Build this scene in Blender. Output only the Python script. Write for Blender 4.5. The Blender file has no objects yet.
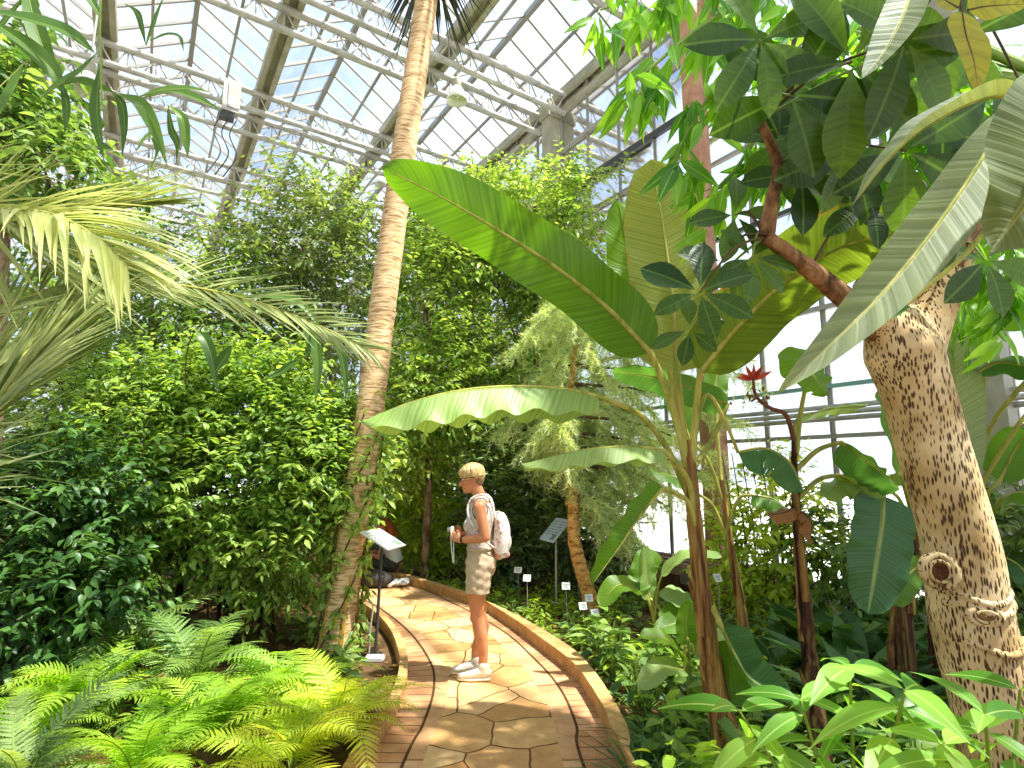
import bpy, bmesh, math, random
import numpy as np
from mathutils import Vector, Matrix
from math import sin, cos, pi, radians as R

C = bpy.context.scene.collection
SC = bpy.context.scene
random.seed(7)

# ------------------------------------------------------------------ camera
F, PITCH, EYE = 560.0, R(8.93), 1.6
SP, CP = sin(PITCH), cos(PITCH)
cam = bpy.data.cameras.new('camera')
cam.sensor_width = 36.0
cam.lens = 36.0 * F / 1024.0
cam.clip_end = 400
camo = bpy.data.objects.new('camera', cam)
C.objects.link(camo)
camo.location = (0, 0, EYE)
camo.rotation_euler = (pi / 2 + PITCH, 0, 0)
SC.camera = camo


def ray(px, py):
    u, v = (px - 512) / F, (384 - py) / F
    return Vector((u, CP - v * SP, SP + v * CP))


def P(px, py, d):
    r = ray(px, py)
    r = r * (d / r.y)
    return Vector((r.x, r.y, r.z + EYE))


def G(px, py, z=0.0):
    r = ray(px, py)
    r = r * ((z - EYE) / r.z)
    return Vector((r.x, r.y, z))


# ------------------------------------------------------------------ colour helpers
def lin(c):
    return tuple((x / 12.92 if x <= .04045 else ((x + .055) / 1.055) ** 2.4) for x in c)


def hx(r, g, b):
    return lin((r / 255, g / 255, b / 255)) + (1.0,)


class NT:
    def __init__(s, name):
        s.m = bpy.data.materials.new(name)
        s.m.use_nodes = True
        s.t = s.m.node_tree
        s.t.nodes.clear()
        s.out = s.n('ShaderNodeOutputMaterial')

    def n(s, typ, **kw):
        nd = s.t.nodes.new(typ)
        for k, v in kw.items():
            if k.startswith('i_'):
                key = k[2:]
                key = int(key) if key.isdigit() else key.replace('_', ' ')
                nd.inputs[key].default_value = v
            else:
                setattr(nd, k, v)
        return nd

    def l(s, a, b, ai=0, bi=0):
        s.t.links.new(a.outputs[ai], b.inputs[bi])

    def ramp(s, stops):
        r = s.n('ShaderNodeValToRGB')
        e = r.color_ramp.elements
        e[0].position, e[0].color = stops[0]
        e[1].position, e[1].color = stops[-1]
        for p, c in stops[1:-1]:
            x = e.new(p)
            x.color = c
        return r


M = {}


def mat_plain(name, col, rough=.6, metal=0, spec=.5, noise=None, bump=0, scale=20):
    t = NT(name)
    p = t.n('ShaderNodeBsdfPrincipled')
    p.inputs['Base Color'].default_value = col
    p.inputs['Roughness'].default_value = rough
    p.inputs['Metallic'].default_value = metal
    p.inputs['Specular IOR Level'].default_value = spec
    if noise is not None or bump:
        tc = t.n('ShaderNodeTexCoord')
        nz = t.n('ShaderNodeTexNoise', i_Scale=scale, i_Detail=5.0, i_Roughness=.6)
        t.l(tc, nz, 'Object', 'Vector')
        if noise is not None:
            r = t.ramp([(.3, col), (.7, noise)])
            t.l(nz, r, 'Fac', 'Fac')
            t.l(r, p, 'Color', 'Base Color')
        if bump:
            b = t.n('ShaderNodeBump', i_Strength=bump, i_Distance=.02)
            t.l(nz, b, 'Fac', 'Height')
            t.l(b, p, 'Normal', 'Normal')
    t.l(p, t.out, 'BSDF', 'Surface')
    M[name] = t.m
    return t.m


def mat_leaf(name, dark, light, rough=.4, trans=.4, tcol=None, stripes=0, rib=None, spec=.4, edge=None, back=None):
    """leaf blade: colour differs from leaf to leaf (attribute var), light shines through"""
    t = NT(name)
    at = t.n('ShaderNodeAttribute', attribute_name='var')
    r = t.ramp([(0, dark), (1, light)])
    t.l(at, r, 'Fac', 'Fac')
    col = r
    ci = 'Color'
    uv = t.n('ShaderNodeUVMap', uv_map='UVMap')
    sep = t.n('ShaderNodeSeparateXYZ')
    t.l(uv, sep, 'UV', 'Vector')
    bumpsrc = None
    if stripes:
        # veins leave the rib at a slant: v - 0.25 |u|
        ab = t.n('ShaderNodeMath', operation='ABSOLUTE')
        t.l(sep, ab, 'X', 0)
        mu = t.n('ShaderNodeMath', operation='MULTIPLY_ADD')
        t.l(ab, mu, 0, 0)
        mu.inputs[1].default_value = -.08
        t.l(sep, mu, 'Y', 2)
        ml = t.n('ShaderNodeMath', operation='MULTIPLY')
        t.l(mu, ml, 0, 0)
        ml.inputs[1].default_value = stripes
        nz = t.n('ShaderNodeTexNoise', noise_dimensions='1D', i_Scale=1.0, i_Detail=3.0)
        t.l(ml, nz, 0, 'W')
        mx = t.n('ShaderNodeMix', data_type='RGBA', blend_type='MULTIPLY')
        mx.inputs['Factor'].default_value = .55
        rr = t.ramp([(.35, (.55, .6, .5, 1)), (.65, (1.15, 1.12, 1.05, 1))])
        t.l(nz, rr, 'Fac', 'Fac')
        t.l(col, mx, ci, 'A')
        t.l(rr, mx, 'Color', 'B')
        col, ci = mx, 'Result'
        bumpsrc = nz
    if rib is not None:
        ab = t.n('ShaderNodeMath', operation='ABSOLUTE')
        t.l(sep, ab, 'X', 0)
        lt = t.n('ShaderNodeMapRange')
        lt.inputs['From Min'].default_value = .03
        lt.inputs['From Max'].default_value = .10
        lt.inputs['To Min'].default_value = .8
        lt.inputs['To Max'].default_value = 0.
        t.l(ab, lt, 0, 'Value')
        mx = t.n('ShaderNodeMix', data_type='RGBA')
        mx.inputs['B'].default_value = rib
        t.l(lt, mx, 0, 'Factor')
        t.l(col, mx, ci, 'A')
        col, ci = mx, 'Result'
    if edge is not None:
        tc = t.n('ShaderNodeTexCoord')
        nz2 = t.n('ShaderNodeTexNoise', i_Scale=5.0, i_Detail=4.0)
        t.l(tc, nz2, 'Object', 'Vector')
        ab = t.n('ShaderNodeMath', operation='ABSOLUTE')
        t.l(sep, ab, 'X', 0)
        ad = t.n('ShaderNodeMath', operation='MULTIPLY')
        t.l(ab, ad, 0, 0)
        t.l(nz2, ad, 'Fac', 1)
        st = t.n('ShaderNodeMapRange')
        st.inputs['From Min'].default_value = .5
        st.inputs['From Max'].default_value = .56
        t.l(ad, st, 0, 'Value')
        mx = t.n('ShaderNodeMix', data_type='RGBA')
        mx.inputs['B'].default_value = edge
        t.l(st, mx, 0, 'Factor')
        t.l(col, mx, ci, 'A')
        col, ci = mx, 'Result'
    if back is not None:
        ge = t.n('ShaderNodeNewGeometry')
        mx = t.n('ShaderNodeMix', data_type='RGBA')
        mx.inputs['B'].default_value = back
        t.l(ge, mx, 'Backfacing', 'Factor')
        t.l(col, mx, ci, 'A')
        col, ci = mx, 'Result'
    p = t.n('ShaderNodeBsdfPrincipled')
    p.inputs['Roughness'].default_value = rough
    p.inputs['Specular IOR Level'].default_value = spec
    t.l(col, p, ci, 'Base Color')
    if bumpsrc:
        b = t.n('ShaderNodeBump', i_Strength=.35, i_Distance=.01)
        t.l(bumpsrc, b, 'Fac', 'Height')
        t.l(b, p, 'Normal', 'Normal')
    tr = t.n('ShaderNodeBsdfTranslucent')
    mx = t.n('ShaderNodeMix', data_type='RGBA', blend_type='MULTIPLY')
    mx.inputs['Factor'].default_value = 1.
    mx.inputs['B'].default_value = tcol or (2.2, 2.0, .7, 1)
    t.l(col, mx, ci, 'A')
    t.l(mx, tr, 'Result', 'Color')
    ms = t.n('ShaderNodeMixShader')
    ms.inputs[0].default_value = trans
    t.l(p, ms, 'BSDF', 1)
    t.l(tr, ms, 'BSDF', 2)
    t.l(ms, t.out, 'Shader', 'Surface')
    M[name] = t.m
    return t.m


# ------------------------------------------------------------------ mesh helpers
def nrm(a):
    return a / np.maximum(np.linalg.norm(a, axis=-1, keepdims=True), 1e-9)


class Geo:
    def __init__(s):
        s.v, s.f, s.var, s.uv, s.mi, s.n = [], [], [], [], [], 0

    def add(s, v, f, var=None, uv=None, mi=0):
        v = np.asarray(v, float).reshape(-1, 3)
        k = len(v)
        s.v.append(v)
        s.var.append(np.zeros(k) if var is None else np.broadcast_to(np.asarray(var, float), (k,)))
        s.uv.append(np.zeros((k, 2)) if uv is None else np.asarray(uv, float))
        f = np.asarray(f, int)
        if len(f):
            s.f.append(f + s.n)
            s.mi.append(np.full(len(f), mi, int))
        s.n += k
        return s

    def build(s, name, mats, parent=None, smooth=True, loc=None):
        me = bpy.data.meshes.new(name)
        V = np.concatenate(s.v)
        me.vertices.add(len(V))
        me.vertices.foreach_set('co', V.ravel().astype(np.float32))
        lv, ls, mi, cur = [], [], [], 0
        for f, m in zip(s.f, s.mi):
            lv.append(f.ravel())
            ls.append(cur + np.arange(len(f)) * f.shape[1])
            mi.append(m)
            cur += f.size
        lv, ls, mi = np.concatenate(lv), np.concatenate(ls), np.concatenate(mi)
        me.loops.add(len(lv))
        me.loops.foreach_set('vertex_index', lv.astype(np.int32))
        me.polygons.add(len(ls))
        me.polygons.foreach_set('loop_start', ls.astype(np.int32))
        me.polygons.foreach_set('material_index', mi.astype(np.int32))
        me.polygons.foreach_set('use_smooth', np.full(len(ls), smooth, bool))
        a = me.attributes.new('var', 'FLOAT', 'POINT')
        a.data.foreach_set('value', np.concatenate(s.var).astype(np.float32))
        u = me.uv_layers.new(name='UVMap')
        UV = np.concatenate(s.uv)
        u.data.foreach_set('uv', UV[lv].ravel().astype(np.float32))
        me.update(calc_edges=True)
        if not isinstance(mats, (list, tuple)):
            mats = [mats]
        for m in mats:
            me.materials.append(M[m] if isinstance(m, str) else m)
        o = bpy.data.objects.new(name, me)
        C.objects.link(o)
        if parent is not None:
            o.parent = parent
            if loc is not None:
                o.location = loc
        elif loc is not None:
            o.location = loc
        return o

    # ---- shapes
    def box(s, c, h, ax=None, mi=0, var=0.):
        c = np.array(c, float)
        ax = np.eye(3) if ax is None else np.array(ax, float)
        q = np.array([[x, y, z] for x in (-1, 1) for y in (-1, 1) for z in (-1, 1)], float) * np.array(h)
        f = [(0, 1, 3, 2), (4, 6, 7, 5), (0, 4, 5, 1), (2, 3, 7, 6), (0, 2, 6, 4), (1, 5, 7, 3)]
        return s.add(c + q @ ax, f, var, None, mi)

    def bar(s, a, b, w, h=None, mi=0, up=(0, 0, 1)):
        a, b = np.array(a, float), np.array(b, float)
        h = w if h is None else h
        y = nrm(b - a)
        x = np.cross(y, up)
        if np.linalg.norm(x) < 1e-4:
            x = np.cross(y, (1, 0, 0))
        x = nrm(x)
        z = np.cross(x, y)
        return s.box((a + b) / 2, (w / 2, np.linalg.norm(b - a) / 2, h / 2), np.array([x, y, z]), mi)

    def tube(s, pts, rad, sides=8, mi=0, caps=True, var=0., flat=None):
        pts = np.array([tuple(p) for p in pts], float)
        n = len(pts)
        rad = np.broadcast_to(np.asarray(rad, float), (n,))
        tan = nrm(np.gradient(pts, axis=0)) if n > 2 else np.repeat(nrm(pts[1:] - pts[:1]), n, 0)
        ref = np.array((0, 0, 1.)) if abs(tan[0][2]) < .9 else np.array((1., 0, 0))
        u = nrm(np.cross(tan[0], ref))
        vs, uvs = [], []
        L = 0
        for i in range(n):
            u = nrm(u - tan[i] * np.dot(u, tan[i]))
            w = np.cross(tan[i], u)
            a = np.arange(sides) * 2 * pi / sides
            ring = np.outer(np.cos(a), u) + np.outer(np.sin(a), w)
            vs.append(pts[i] + ring * rad[i])
            if i:
                L += np.linalg.norm(pts[i] - pts[i - 1])
            uvs.append(np.stack([a / (2 * pi), np.full(sides, L)], 1))
        i0 = np.arange(n - 1)[:, None] * sides
        j = np.arange(sides)[None]
        j2 = (j + 1) % sides
        f = np.stack([i0 + j, i0 + j2, i0 + sides + j2, i0 + sides + j], -1).reshape(-1, 4)
        s.add(np.concatenate(vs), f, var, np.concatenate(uvs), mi)
        if caps and sides == 4:
            pass
        if caps:
            for k, r in ((0, pts[0]), (n - 1, pts[-1])):
                base = s.n
                ringv = vs[k]
                s.add(np.concatenate([ringv, [r]]), [(q, (q + 1) % sides, sides) for q in range(sides)], var, None, mi)
        return s

    def lathe(s, prof, org=(0, 0, 0), sides=24, mi=0, ax=None):
        ax = np.eye(3) if ax is None else np.array(ax, float)
        vs = []
        for r, z in prof:
            a = np.arange(sides) * 2 * pi / sides
            vs.append(np.stack([r * np.cos(a), r * np.sin(a), np.full(sides, z)], 1))
        n = len(prof)
        i0 = np.arange(n - 1)[:, None] * sides
        j = np.arange(sides)[None]
        j2 = (j + 1) % sides
        f = np.stack([i0 + j, i0 + j2, i0 + sides + j2, i0 + sides + j], -1).reshape(-1, 4)
        return s.add(np.array(org) + np.concatenate(vs) @ ax, f, 0., None, mi)

    def scatter(s, tm, pos, d, up, sc, var=0., wid=None, mi=0):
        T, Fq, UV = tm
        pos, d, up = (np.asarray(x, float) for x in (pos, d, up))
        N = len(pos)
        Y = nrm(d)
        X = np.cross(Y, up)
        bad = np.linalg.norm(X, axis=1) < 1e-3
        X[bad] = (1, 0, 0)
        X = nrm(X)
        Z = np.cross(X, Y)
        sc = np.broadcast_to(np.asarray(sc, float), (N,))[:, None, None]
        w = sc if wid is None else np.broadcast_to(np.asarray(wid, float), (N,))[:, None, None] * sc
        V = pos[:, None] + T[None, :, 0:1] * X[:, None] * w + T[None, :, 1:2] * Y[:, None] * sc + T[None, :, 2:3] * Z[:, None] * sc
        k = len(T)
        f = (np.arange(N) * k)[:, None, None] + Fq[None]
        va = np.repeat(np.broadcast_to(np.asarray(var, float), (N,)), k)
        s.add(V.reshape(-1, 3), f.reshape(-1, Fq.shape[1]), va, np.tile(UV, (N, 1)), mi)
        return s


def tmpl(n=4, W=.35, prof='ovate', fold=.25, curl=.25, stalk=0.):
    """a leaf one unit long along y, with a folded rib; width W"""
    ys = np.linspace(0, 1, n + 1)
    if prof == 'ovate':
        w = np.sin(pi * ys ** .75) ** .8
    elif prof == 'obovate':
        w = np.sin(pi * ys ** 1.4) ** .8
    elif prof == 'lance':
        w = np.sin(pi * ys ** .8)
    elif prof == 'strap':
        w = np.minimum(1, np.minimum(ys * 6 + .4, (1 - ys) * 2.2))
    elif prof == 'needle':
        w = 1 - .9 * ys
    w = np.maximum(w, .03) * W / 2
    y2 = stalk + ys * (1 - stalk)
    z = -curl * y2 ** 2
    T = []
    UV = []
    for i in range(n + 1):
        T += [(-w[i], y2[i], z[i] + fold * w[i]), (0, y2[i], z[i]), (w[i], y2[i], z[i] + fold * w[i])]
        UV += [(-w[i] / (W / 2), ys[i]), (0, ys[i]), (w[i] / (W / 2), ys[i])]
    q = []
    for i in range(n):
        a = i * 3
        q += [(a, a + 1, a + 4, a + 3), (a + 1, a + 2, a + 5, a + 4)]
    return np.array(T, float), np.array(q, int), np.array(UV, float)


def spline(pts, n):
    """Catmull-Rom through points, n samples"""
    p = np.array([tuple(x) for x in pts], float)
    p = np.concatenate([[2 * p[0] - p[1]], p, [2 * p[-1] - p[-2]]])
    m = len(p) - 3
    out = []
    for t in np.linspace(0, m - 1e-6, n):
        i = int(t)
        u = t - i
        a, b, c, d = p[i:i + 4]
        out.append(.5 * (2 * b + (c - a) * u + (2 * a - 5 * b + 4 * c - d) * u * u + (3 * b - a - 3 * c + d) * u ** 3))
    return np.array(out)


# ------------------------------------------------------------------ naming helpers
def tag(o, label=None, cat=None, group=None, kind=None):
    if label:
        o['label'] = label
    if cat:
        o['category'] = cat
    if group:
        o['group'] = group
    if kind:
        o['kind'] = kind
    return o


def empty(name, loc=(0, 0, 0), rz=0, **kw):
    o = bpy.data.objects.new(name, None)
    o.empty_display_size = .1
    C.objects.link(o)
    o.location = loc
    o.rotation_euler = (0, 0, rz)
    return tag(o, **kw)


def keep(o, root):
    """parent a mesh built in world coordinates to a thing, without moving it"""
    o.parent = root
    o.matrix_parent_inverse = Matrix.Identity(4)
    o.location = Vector(o.location) - Vector(root.location)
    return o


KIDS = {}


def copy_tree(o, parent=None, kids=None):
    c = o.copy()
    C.objects.link(c)
    if parent is not None:
        c.parent = parent
    for ch in (o.children if kids is None else kids):
        copy_tree(ch, c)
    return c
# ================================================================== materials
mat_plain('steel', hx(196, 192, 182), .45, .0, .5, hx(158, 152, 140), .1, 6)
mat_plain('gutter', hx(176, 170, 148), .5, 0, .4, hx(140, 136, 108), .1, 3)
mat_plain('barmetal', hx(158, 152, 142), .5, 0, .5)
mat_plain('darksteel', hx(60, 60, 58), .5, 0, .5)
mat_plain('greenrail', hx(120, 160, 150), .5, 0, .5)
mat_plain('soil', hx(70, 52, 36), .95, 0, .1, hx(112, 86, 56), .8, 9)
mat_plain('gravel', hx(205, 205, 200), .9, 0, .2, hx(230, 230, 226), .2, 4)
mat_plain('wood', hx(150, 112, 92), .7, 0, .2, hx(186, 150, 128), .2, 12)
mat_plain('brownwood', hx(120, 84, 52), .8, 0, .2, hx(160, 116, 70), .3, 14)
mat_plain('white', hx(238, 238, 236), .5)
mat_plain('lampwhite', hx(244, 240, 228), .35)
mat_plain('twig', hx(92, 74, 48), .85, 0, .2)
mat_plain('darktwig', hx(48, 40, 28), .85, 0, .2)
mat_plain('greenstem', hx(120, 142, 58), .5, 0, .3)
mat_plain('hose', hx(200, 200, 184), .5)
mat_plain('brick_column', hx(172, 120, 92), .8, 0, .2, hx(206, 160, 130), .3, 5)


def m_glass(name, tint, dirt, amount):
    t = NT(name)
    tr = t.n('ShaderNodeBsdfTransparent')
    tr.inputs[0].default_value = tint
    tl = t.n('ShaderNodeBsdfTranslucent')
    tl.inputs[0].default_value = dirt
    gl = t.n('ShaderNodeBsdfGlossy', i_Roughness=.05)
    tc = t.n('ShaderNodeTexCoord')
    nz = t.n('ShaderNodeTexNoise', i_Scale=2.2, i_Detail=5.0, i_Roughness=.65)
    t.l(tc, nz, 'Object', 'Vector')
    mr = t.n('ShaderNodeMapRange')
    mr.inputs['From Min'].default_value = .35
    mr.inputs['From Max'].default_value = .7
    mr.inputs['To Min'].default_value = amount * .4
    mr.inputs['To Max'].default_value = amount * 1.5
    t.l(nz, mr, 'Fac', 'Value')
    a = t.n('ShaderNodeMixShader')
    t.l(mr, a, 0, 0)
    t.l(tr, a, 0, 1)
    t.l(tl, a, 0, 2)
    fr = t.n('ShaderNodeFresnel', i_IOR=1.3)
    b = t.n('ShaderNodeMixShader')
    t.l(fr, b, 0, 0)
    t.l(a, b, 0, 1)
    t.l(gl, b, 0, 2)
    t.l(b, t.out, 0, 'Surface')
    M[name] = t.m


m_glass('roofglass', (.88, .93, .96, 1), (.8, .88, 1, 1), .06)
m_glass('wallglass', (.93, .96, .96, 1), (.95, .97, 1, 1), .12)


def m_flag():
    """crazy paving of sandstone slabs"""
    t = NT('flagstone')
    tc = t.n('ShaderNodeTexCoord')
    dn = t.n('ShaderNodeTexNoise', i_Scale=3.0, i_Detail=2.0)
    t.l(tc, dn, 'Object', 'Vector')
    ad = t.n('ShaderNodeMix', data_type='VECTOR')
    ad.inputs['Factor'].default_value = .1
    t.l(tc, ad, 'Object', 4)
    t.l(dn, ad, 'Color', 5)
    v1 = t.n('ShaderNodeTexVoronoi', feature='DISTANCE_TO_EDGE', i_Scale=3.3)
    v2 = t.n('ShaderNodeTexVoronoi', feature='F1', i_Scale=3.3)
    for v in (v1, v2):
        v.voronoi_dimensions = '2D'
        t.l(ad, v, 1, 'Vector')
    sx = t.n('ShaderNodeSeparateColor')
    t.l(v2, sx, 'Color', 'Color')
    r = t.ramp([(0, hx(184, 134, 82)), (.35, hx(204, 162, 106)), (.7, hx(214, 178, 128)), (1, hx(192, 144, 92))])
    t.l(sx, r, 0, 'Fac')
    nz = t.n('ShaderNodeTexNoise', i_Scale=9.0, i_Detail=6.0, i_Roughness=.65)
    t.l(tc, nz, 'Object', 'Vector')
    rr = t.ramp([(.3, (.72, .66, .56, 1)), (.65, (1.1, 1.1, 1.08, 1))])
    t.l(nz, rr, 'Fac', 'Fac')
    mx = t.n('ShaderNodeMix', data_type='RGBA', blend_type='MULTIPLY')
    mx.inputs['Factor'].default_value = .8
    t.l(r, mx, 'Color', 'A')
    t.l(rr, mx, 'Color', 'B')
    g = t.n('ShaderNodeMapRange')
    g.inputs['From Min'].default_value = .010
    g.inputs['From Max'].default_value = .024
    t.l(v1, g, 'Distance', 'Value')
    m2 = t.n('ShaderNodeMix', data_type='RGBA')
    m2.inputs['A'].default_value = hx(100, 64, 32)
    t.l(g, m2, 0, 'Factor')
    t.l(mx, m2, 'Result', 'B')
    p = t.n('ShaderNodeBsdfPrincipled', i_Roughness=.75)
    p.inputs['Specular IOR Level'].default_value = .25
    t.l(m2, p, 'Result', 'Base Color')
    bh = t.n('ShaderNodeMath', operation='MULTIPLY_ADD')
    t.l(g, bh, 0, 0)
    bh.inputs[1].default_value = 1.0
    t.l(nz, bh, 'Fac', 2)
    b = t.n('ShaderNodeBump', i_Strength=.5, i_Distance=.012)
    t.l(bh, b, 0, 'Height')
    t.l(b, p, 'Normal', 'Normal')
    t.l(p, t.out, 0, 'Surface')
    M['flagstone'] = t.m


m_flag()


def m_blocks(name, c1, c2, gap, step, fac=.035):
    """row of pavers across a strip; joints every `step` metres along it"""
    t = NT(name)
    uv = t.n('ShaderNodeUVMap', uv_map='UVMap')
    sp = t.n('ShaderNodeSeparateXYZ')
    t.l(uv, sp, 'UV', 'Vector')
    dv = t.n('ShaderNodeMath', operation='DIVIDE')
    t.l(sp, dv, 'Y', 0)
    dv.inputs[1].default_value = step
    fl = t.n('ShaderNodeMath', operation='FLOOR')
    t.l(dv, fl, 0, 0)
    wn = t.n('ShaderNodeTexWhiteNoise', noise_dimensions='1D')
    t.l(fl, wn, 0, 'W')
    r = t.ramp([(0, c1), (1, c2)])
    t.l(wn, r, 'Value', 'Fac')
    fr = t.n('ShaderNodeMath', operation='PINGPONG')
    t.l(dv, fr, 0, 0)
    fr.inputs[1].default_value = .5
    # pingpong(x,.5) is zero at whole numbers
    g = t.n('ShaderNodeMapRange')
    g.inputs['From Min'].default_value = fac * .6
    g.inputs['From Max'].default_value = fac * 1.4
    t.l(fr, g, 0, 'Value')
    tc = t.n('ShaderNodeTexCoord')
    nz = t.n('ShaderNodeTexNoise', i_Scale=11.0, i_Detail=5.0)
    t.l(tc, nz, 'Object', 'Vector')
    rr = t.ramp([(.3, (.75, .7, .62, 1)), (.7, (1.08, 1.08, 1.06, 1))])
    t.l(nz, rr, 'Fac', 'Fac')
    mx = t.n('ShaderNodeMix', data_type='RGBA', blend_type='MULTIPLY')
    mx.inputs['Factor'].default_value = .8
    t.l(r, mx, 'Color', 'A')
    t.l(rr, mx, 'Color', 'B')
    m2 = t.n('ShaderNodeMix', data_type='RGBA')
    m2.inputs['A'].default_value = gap
    t.l(g, m2, 0, 'Factor')
    t.l(mx, m2, 'Result', 'B')
    p = t.n('ShaderNodeBsdfPrincipled', i_Roughness=.75)
    p.inputs['Specular IOR Level'].default_value = .25
    t.l(m2, p, 'Result', 'Base Color')
    b = t.n('ShaderNodeBump', i_Strength=.6, i_Distance=.01)
    t.l(g, b, 0, 'Height')
    t.l(b, p, 'Normal', 'Normal')
    t.l(p, t.out, 0, 'Surface')
    M[name] = t.m


m_blocks('plankpaver', hx(184, 132, 92), hx(206, 160, 120), hx(112, 74, 44), .115)
m_blocks('bandtile', hx(198, 152, 110), hx(208, 164, 124), hx(150, 106, 66), 1.1, .01)
mat_plain('kerbstone', hx(206, 168, 112), .8, 0, .2, hx(178, 132, 76), .4, 14)
mat_plain('groove', hx(84, 60, 36), .9, 0, .1)


def m_bark(name, c1, c2, c3, scale, stretch, ringy=False, bump=.8):
    t = NT(name)
    tc = t.n('ShaderNodeTexCoord')
    mp = t.n('ShaderNodeMapping')
    mp.inputs['Scale'].default_value = stretch
    t.l(tc, mp, 'Object', 'Vector')
    nz = t.n('ShaderNodeTexNoise', i_Scale=scale, i_Detail=6.0, i_Roughness=.6, i_Distortion=.3)
    t.l(mp, nz, 'Vector', 'Vector')
    r = t.ramp([(.36, c1), (.5, c2), (.66, c3)])
    t.l(nz, r, 'Fac', 'Fac')
    p = t.n('ShaderNodeBsdfPrincipled', i_Roughness=.85)
    p.inputs['Specular IOR Level'].default_value = .2
    t.l(r, p, 'Color', 'Base Color')
    b = t.n('ShaderNodeBump', i_Strength=bump, i_Distance=.03)
    t.l(nz, b, 'Fac', 'Height')
    t.l(b, p, 'Normal', 'Normal')
    t.l(p, t.out, 0, 'Surface')
    M[name] = t.m


m_bark('palmbark', hx(132, 100, 64), hx(210, 172, 124), hx(230, 200, 158), 6, (1.2, 1.2, 9), bump=.35)
m_bark('orangebark', hx(138, 92, 42), hx(206, 152, 80), hx(226, 180, 110), 6, (1.5, 1.5, 4))
m_bark('greybark', hx(74, 58, 42), hx(126, 104, 78), hx(160, 140, 110), 8, (2, 2, .6))
m_bark('bananastem', hx(76, 46, 28), hx(146, 108, 58), hx(178, 160, 88), 9, (3.5, 3.5, .22))
m_bark('darkstem', hx(30, 18, 14), hx(78, 46, 32), hx(128, 110, 60), 9, (3.5, 3.5, .25))
m_bark('petiole', hx(120, 130, 52), hx(164, 160, 78), hx(186, 178, 96), 5, (3, 3, .4), bump=.2)
m_bark('mossbark', hx(96, 66, 22), hx(176, 128, 44), hx(206, 172, 84), 7, (3, 3, .7))
m_bark('branchbark', hx(70, 50, 34), hx(130, 92, 60), hx(168, 128, 88), 9, (2, 2, 1))


def m_spot():
    """pale bark with short dark vertical flecks"""
    t = NT('spottedbark')
    tc = t.n('ShaderNodeTexCoord')
    mp = t.n('ShaderNodeMapping')
    mp.inputs['Scale'].default_value = (1, 1, .22)
    t.l(tc, mp, 'Object', 'Vector')
    vo = t.n('ShaderNodeTexVoronoi', i_Scale=96.0)
    t.l(mp, vo, 'Vector', 'Vector')
    nz = t.n('ShaderNodeTexNoise', i_Scale=14.0, i_Detail=4.0)
    t.l(mp, nz, 'Vector', 'Vector')
    su = t.n('ShaderNodeMath', operation='MULTIPLY_ADD')
    t.l(nz, su, 'Fac', 0)
    su.inputs[1].default_value = .75
    t.l(vo, su, 'Distance', 2)
    g = t.n('ShaderNodeMapRange')
    g.inputs['From Min'].default_value = .66
    g.inputs['From Max'].default_value = .82
    t.l(su, g, 0, 'Value')
    n2 = t.n('ShaderNodeTexNoise', i_Scale=5.0, i_Detail=4.0)
    t.l(tc, n2, 'Object', 'Vector')
    r = t.ramp([(.35, hx(176, 146, 96)), (.65, hx(222, 196, 150))])
    t.l(n2, r, 'Fac', 'Fac')
    mx = t.n('ShaderNodeMix', data_type='RGBA')
    mx.inputs['A'].default_value = hx(84, 60, 36)
    t.l(g, mx, 0, 'Factor')
    t.l(r, mx, 'Color', 'B')
    p = t.n('ShaderNodeBsdfPrincipled', i_Roughness=.8)
    p.inputs['Specular IOR Level'].default_value = .2
    t.l(mx, p, 'Result', 'Base Color')
    b = t.n('ShaderNodeBump', i_Strength=.6, i_Distance=.012)
    t.l(g, b, 0, 'Height')
    t.l(b, p, 'Normal', 'Normal')
    t.l(p, t.out, 0, 'Surface')
    M['spottedbark'] = t.m


m_spot()

# foliage: (darkest leaf, lightest leaf)
mat_leaf('l_bright', hx(88, 124, 44), hx(182, 206, 104), .45, .42, tcol=(1.9, 1.8, .8, 1))
mat_leaf('l_mid', hx(66, 102, 46), hx(154, 182, 98), .42, .4, tcol=(1.8, 1.7, .8, 1))
mat_leaf('l_dark', hx(36, 72, 30), hx(98, 136, 66), .42, .3, spec=.35)
mat_leaf('l_grey', hx(84, 110, 66), hx(160, 180, 110), .5, .35)
mat_leaf('l_yellow', hx(112, 148, 34), hx(196, 208, 80), .5, .45)
mat_leaf('l_fern', hx(104, 150, 34), hx(186, 212, 76), .5, .45)
mat_leaf('l_feather', hx(146, 168, 116), hx(222, 230, 182), .6, .3)
mat_leaf('l_palm', hx(112, 130, 70), hx(204, 206, 138), .45, .35, tcol=(1.5, 1.5, .9, 1))
mat_leaf('l_palmdark', hx(28, 30, 24), hx(70, 74, 58), .5, .15)
mat_leaf('l_strap', hx(46, 80, 30), hx(92, 124, 56), .4, .4, rib=hx(130, 160, 80))
mat_leaf('l_lance', hx(70, 126, 28), hx(142, 188, 60), .4, .45, rib=hx(150, 190, 90))
mat_leaf('l_front', hx(84, 140, 44), hx(150, 194, 84), .4, .45, rib=hx(180, 210, 120))
mat_leaf('l_palmate', hx(36, 64, 20), hx(88, 120, 38), .4, .45, rib=hx(92, 122, 54), stripes=16)
mat_leaf('l_pale', hx(100, 112, 82), hx(134, 146, 110), .6, .3, rib=hx(180, 184, 140), stripes=22)
mat_leaf('l_yellowleaf', hx(160, 154, 34), hx(190, 180, 56), .5, .5, rib=hx(150, 110, 40), stripes=10)
mat_leaf('b_bright', hx(72, 116, 26), hx(112, 150, 44), .35, .5, stripes=70, tcol=(2.2, 2.0, .6, 1))
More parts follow.
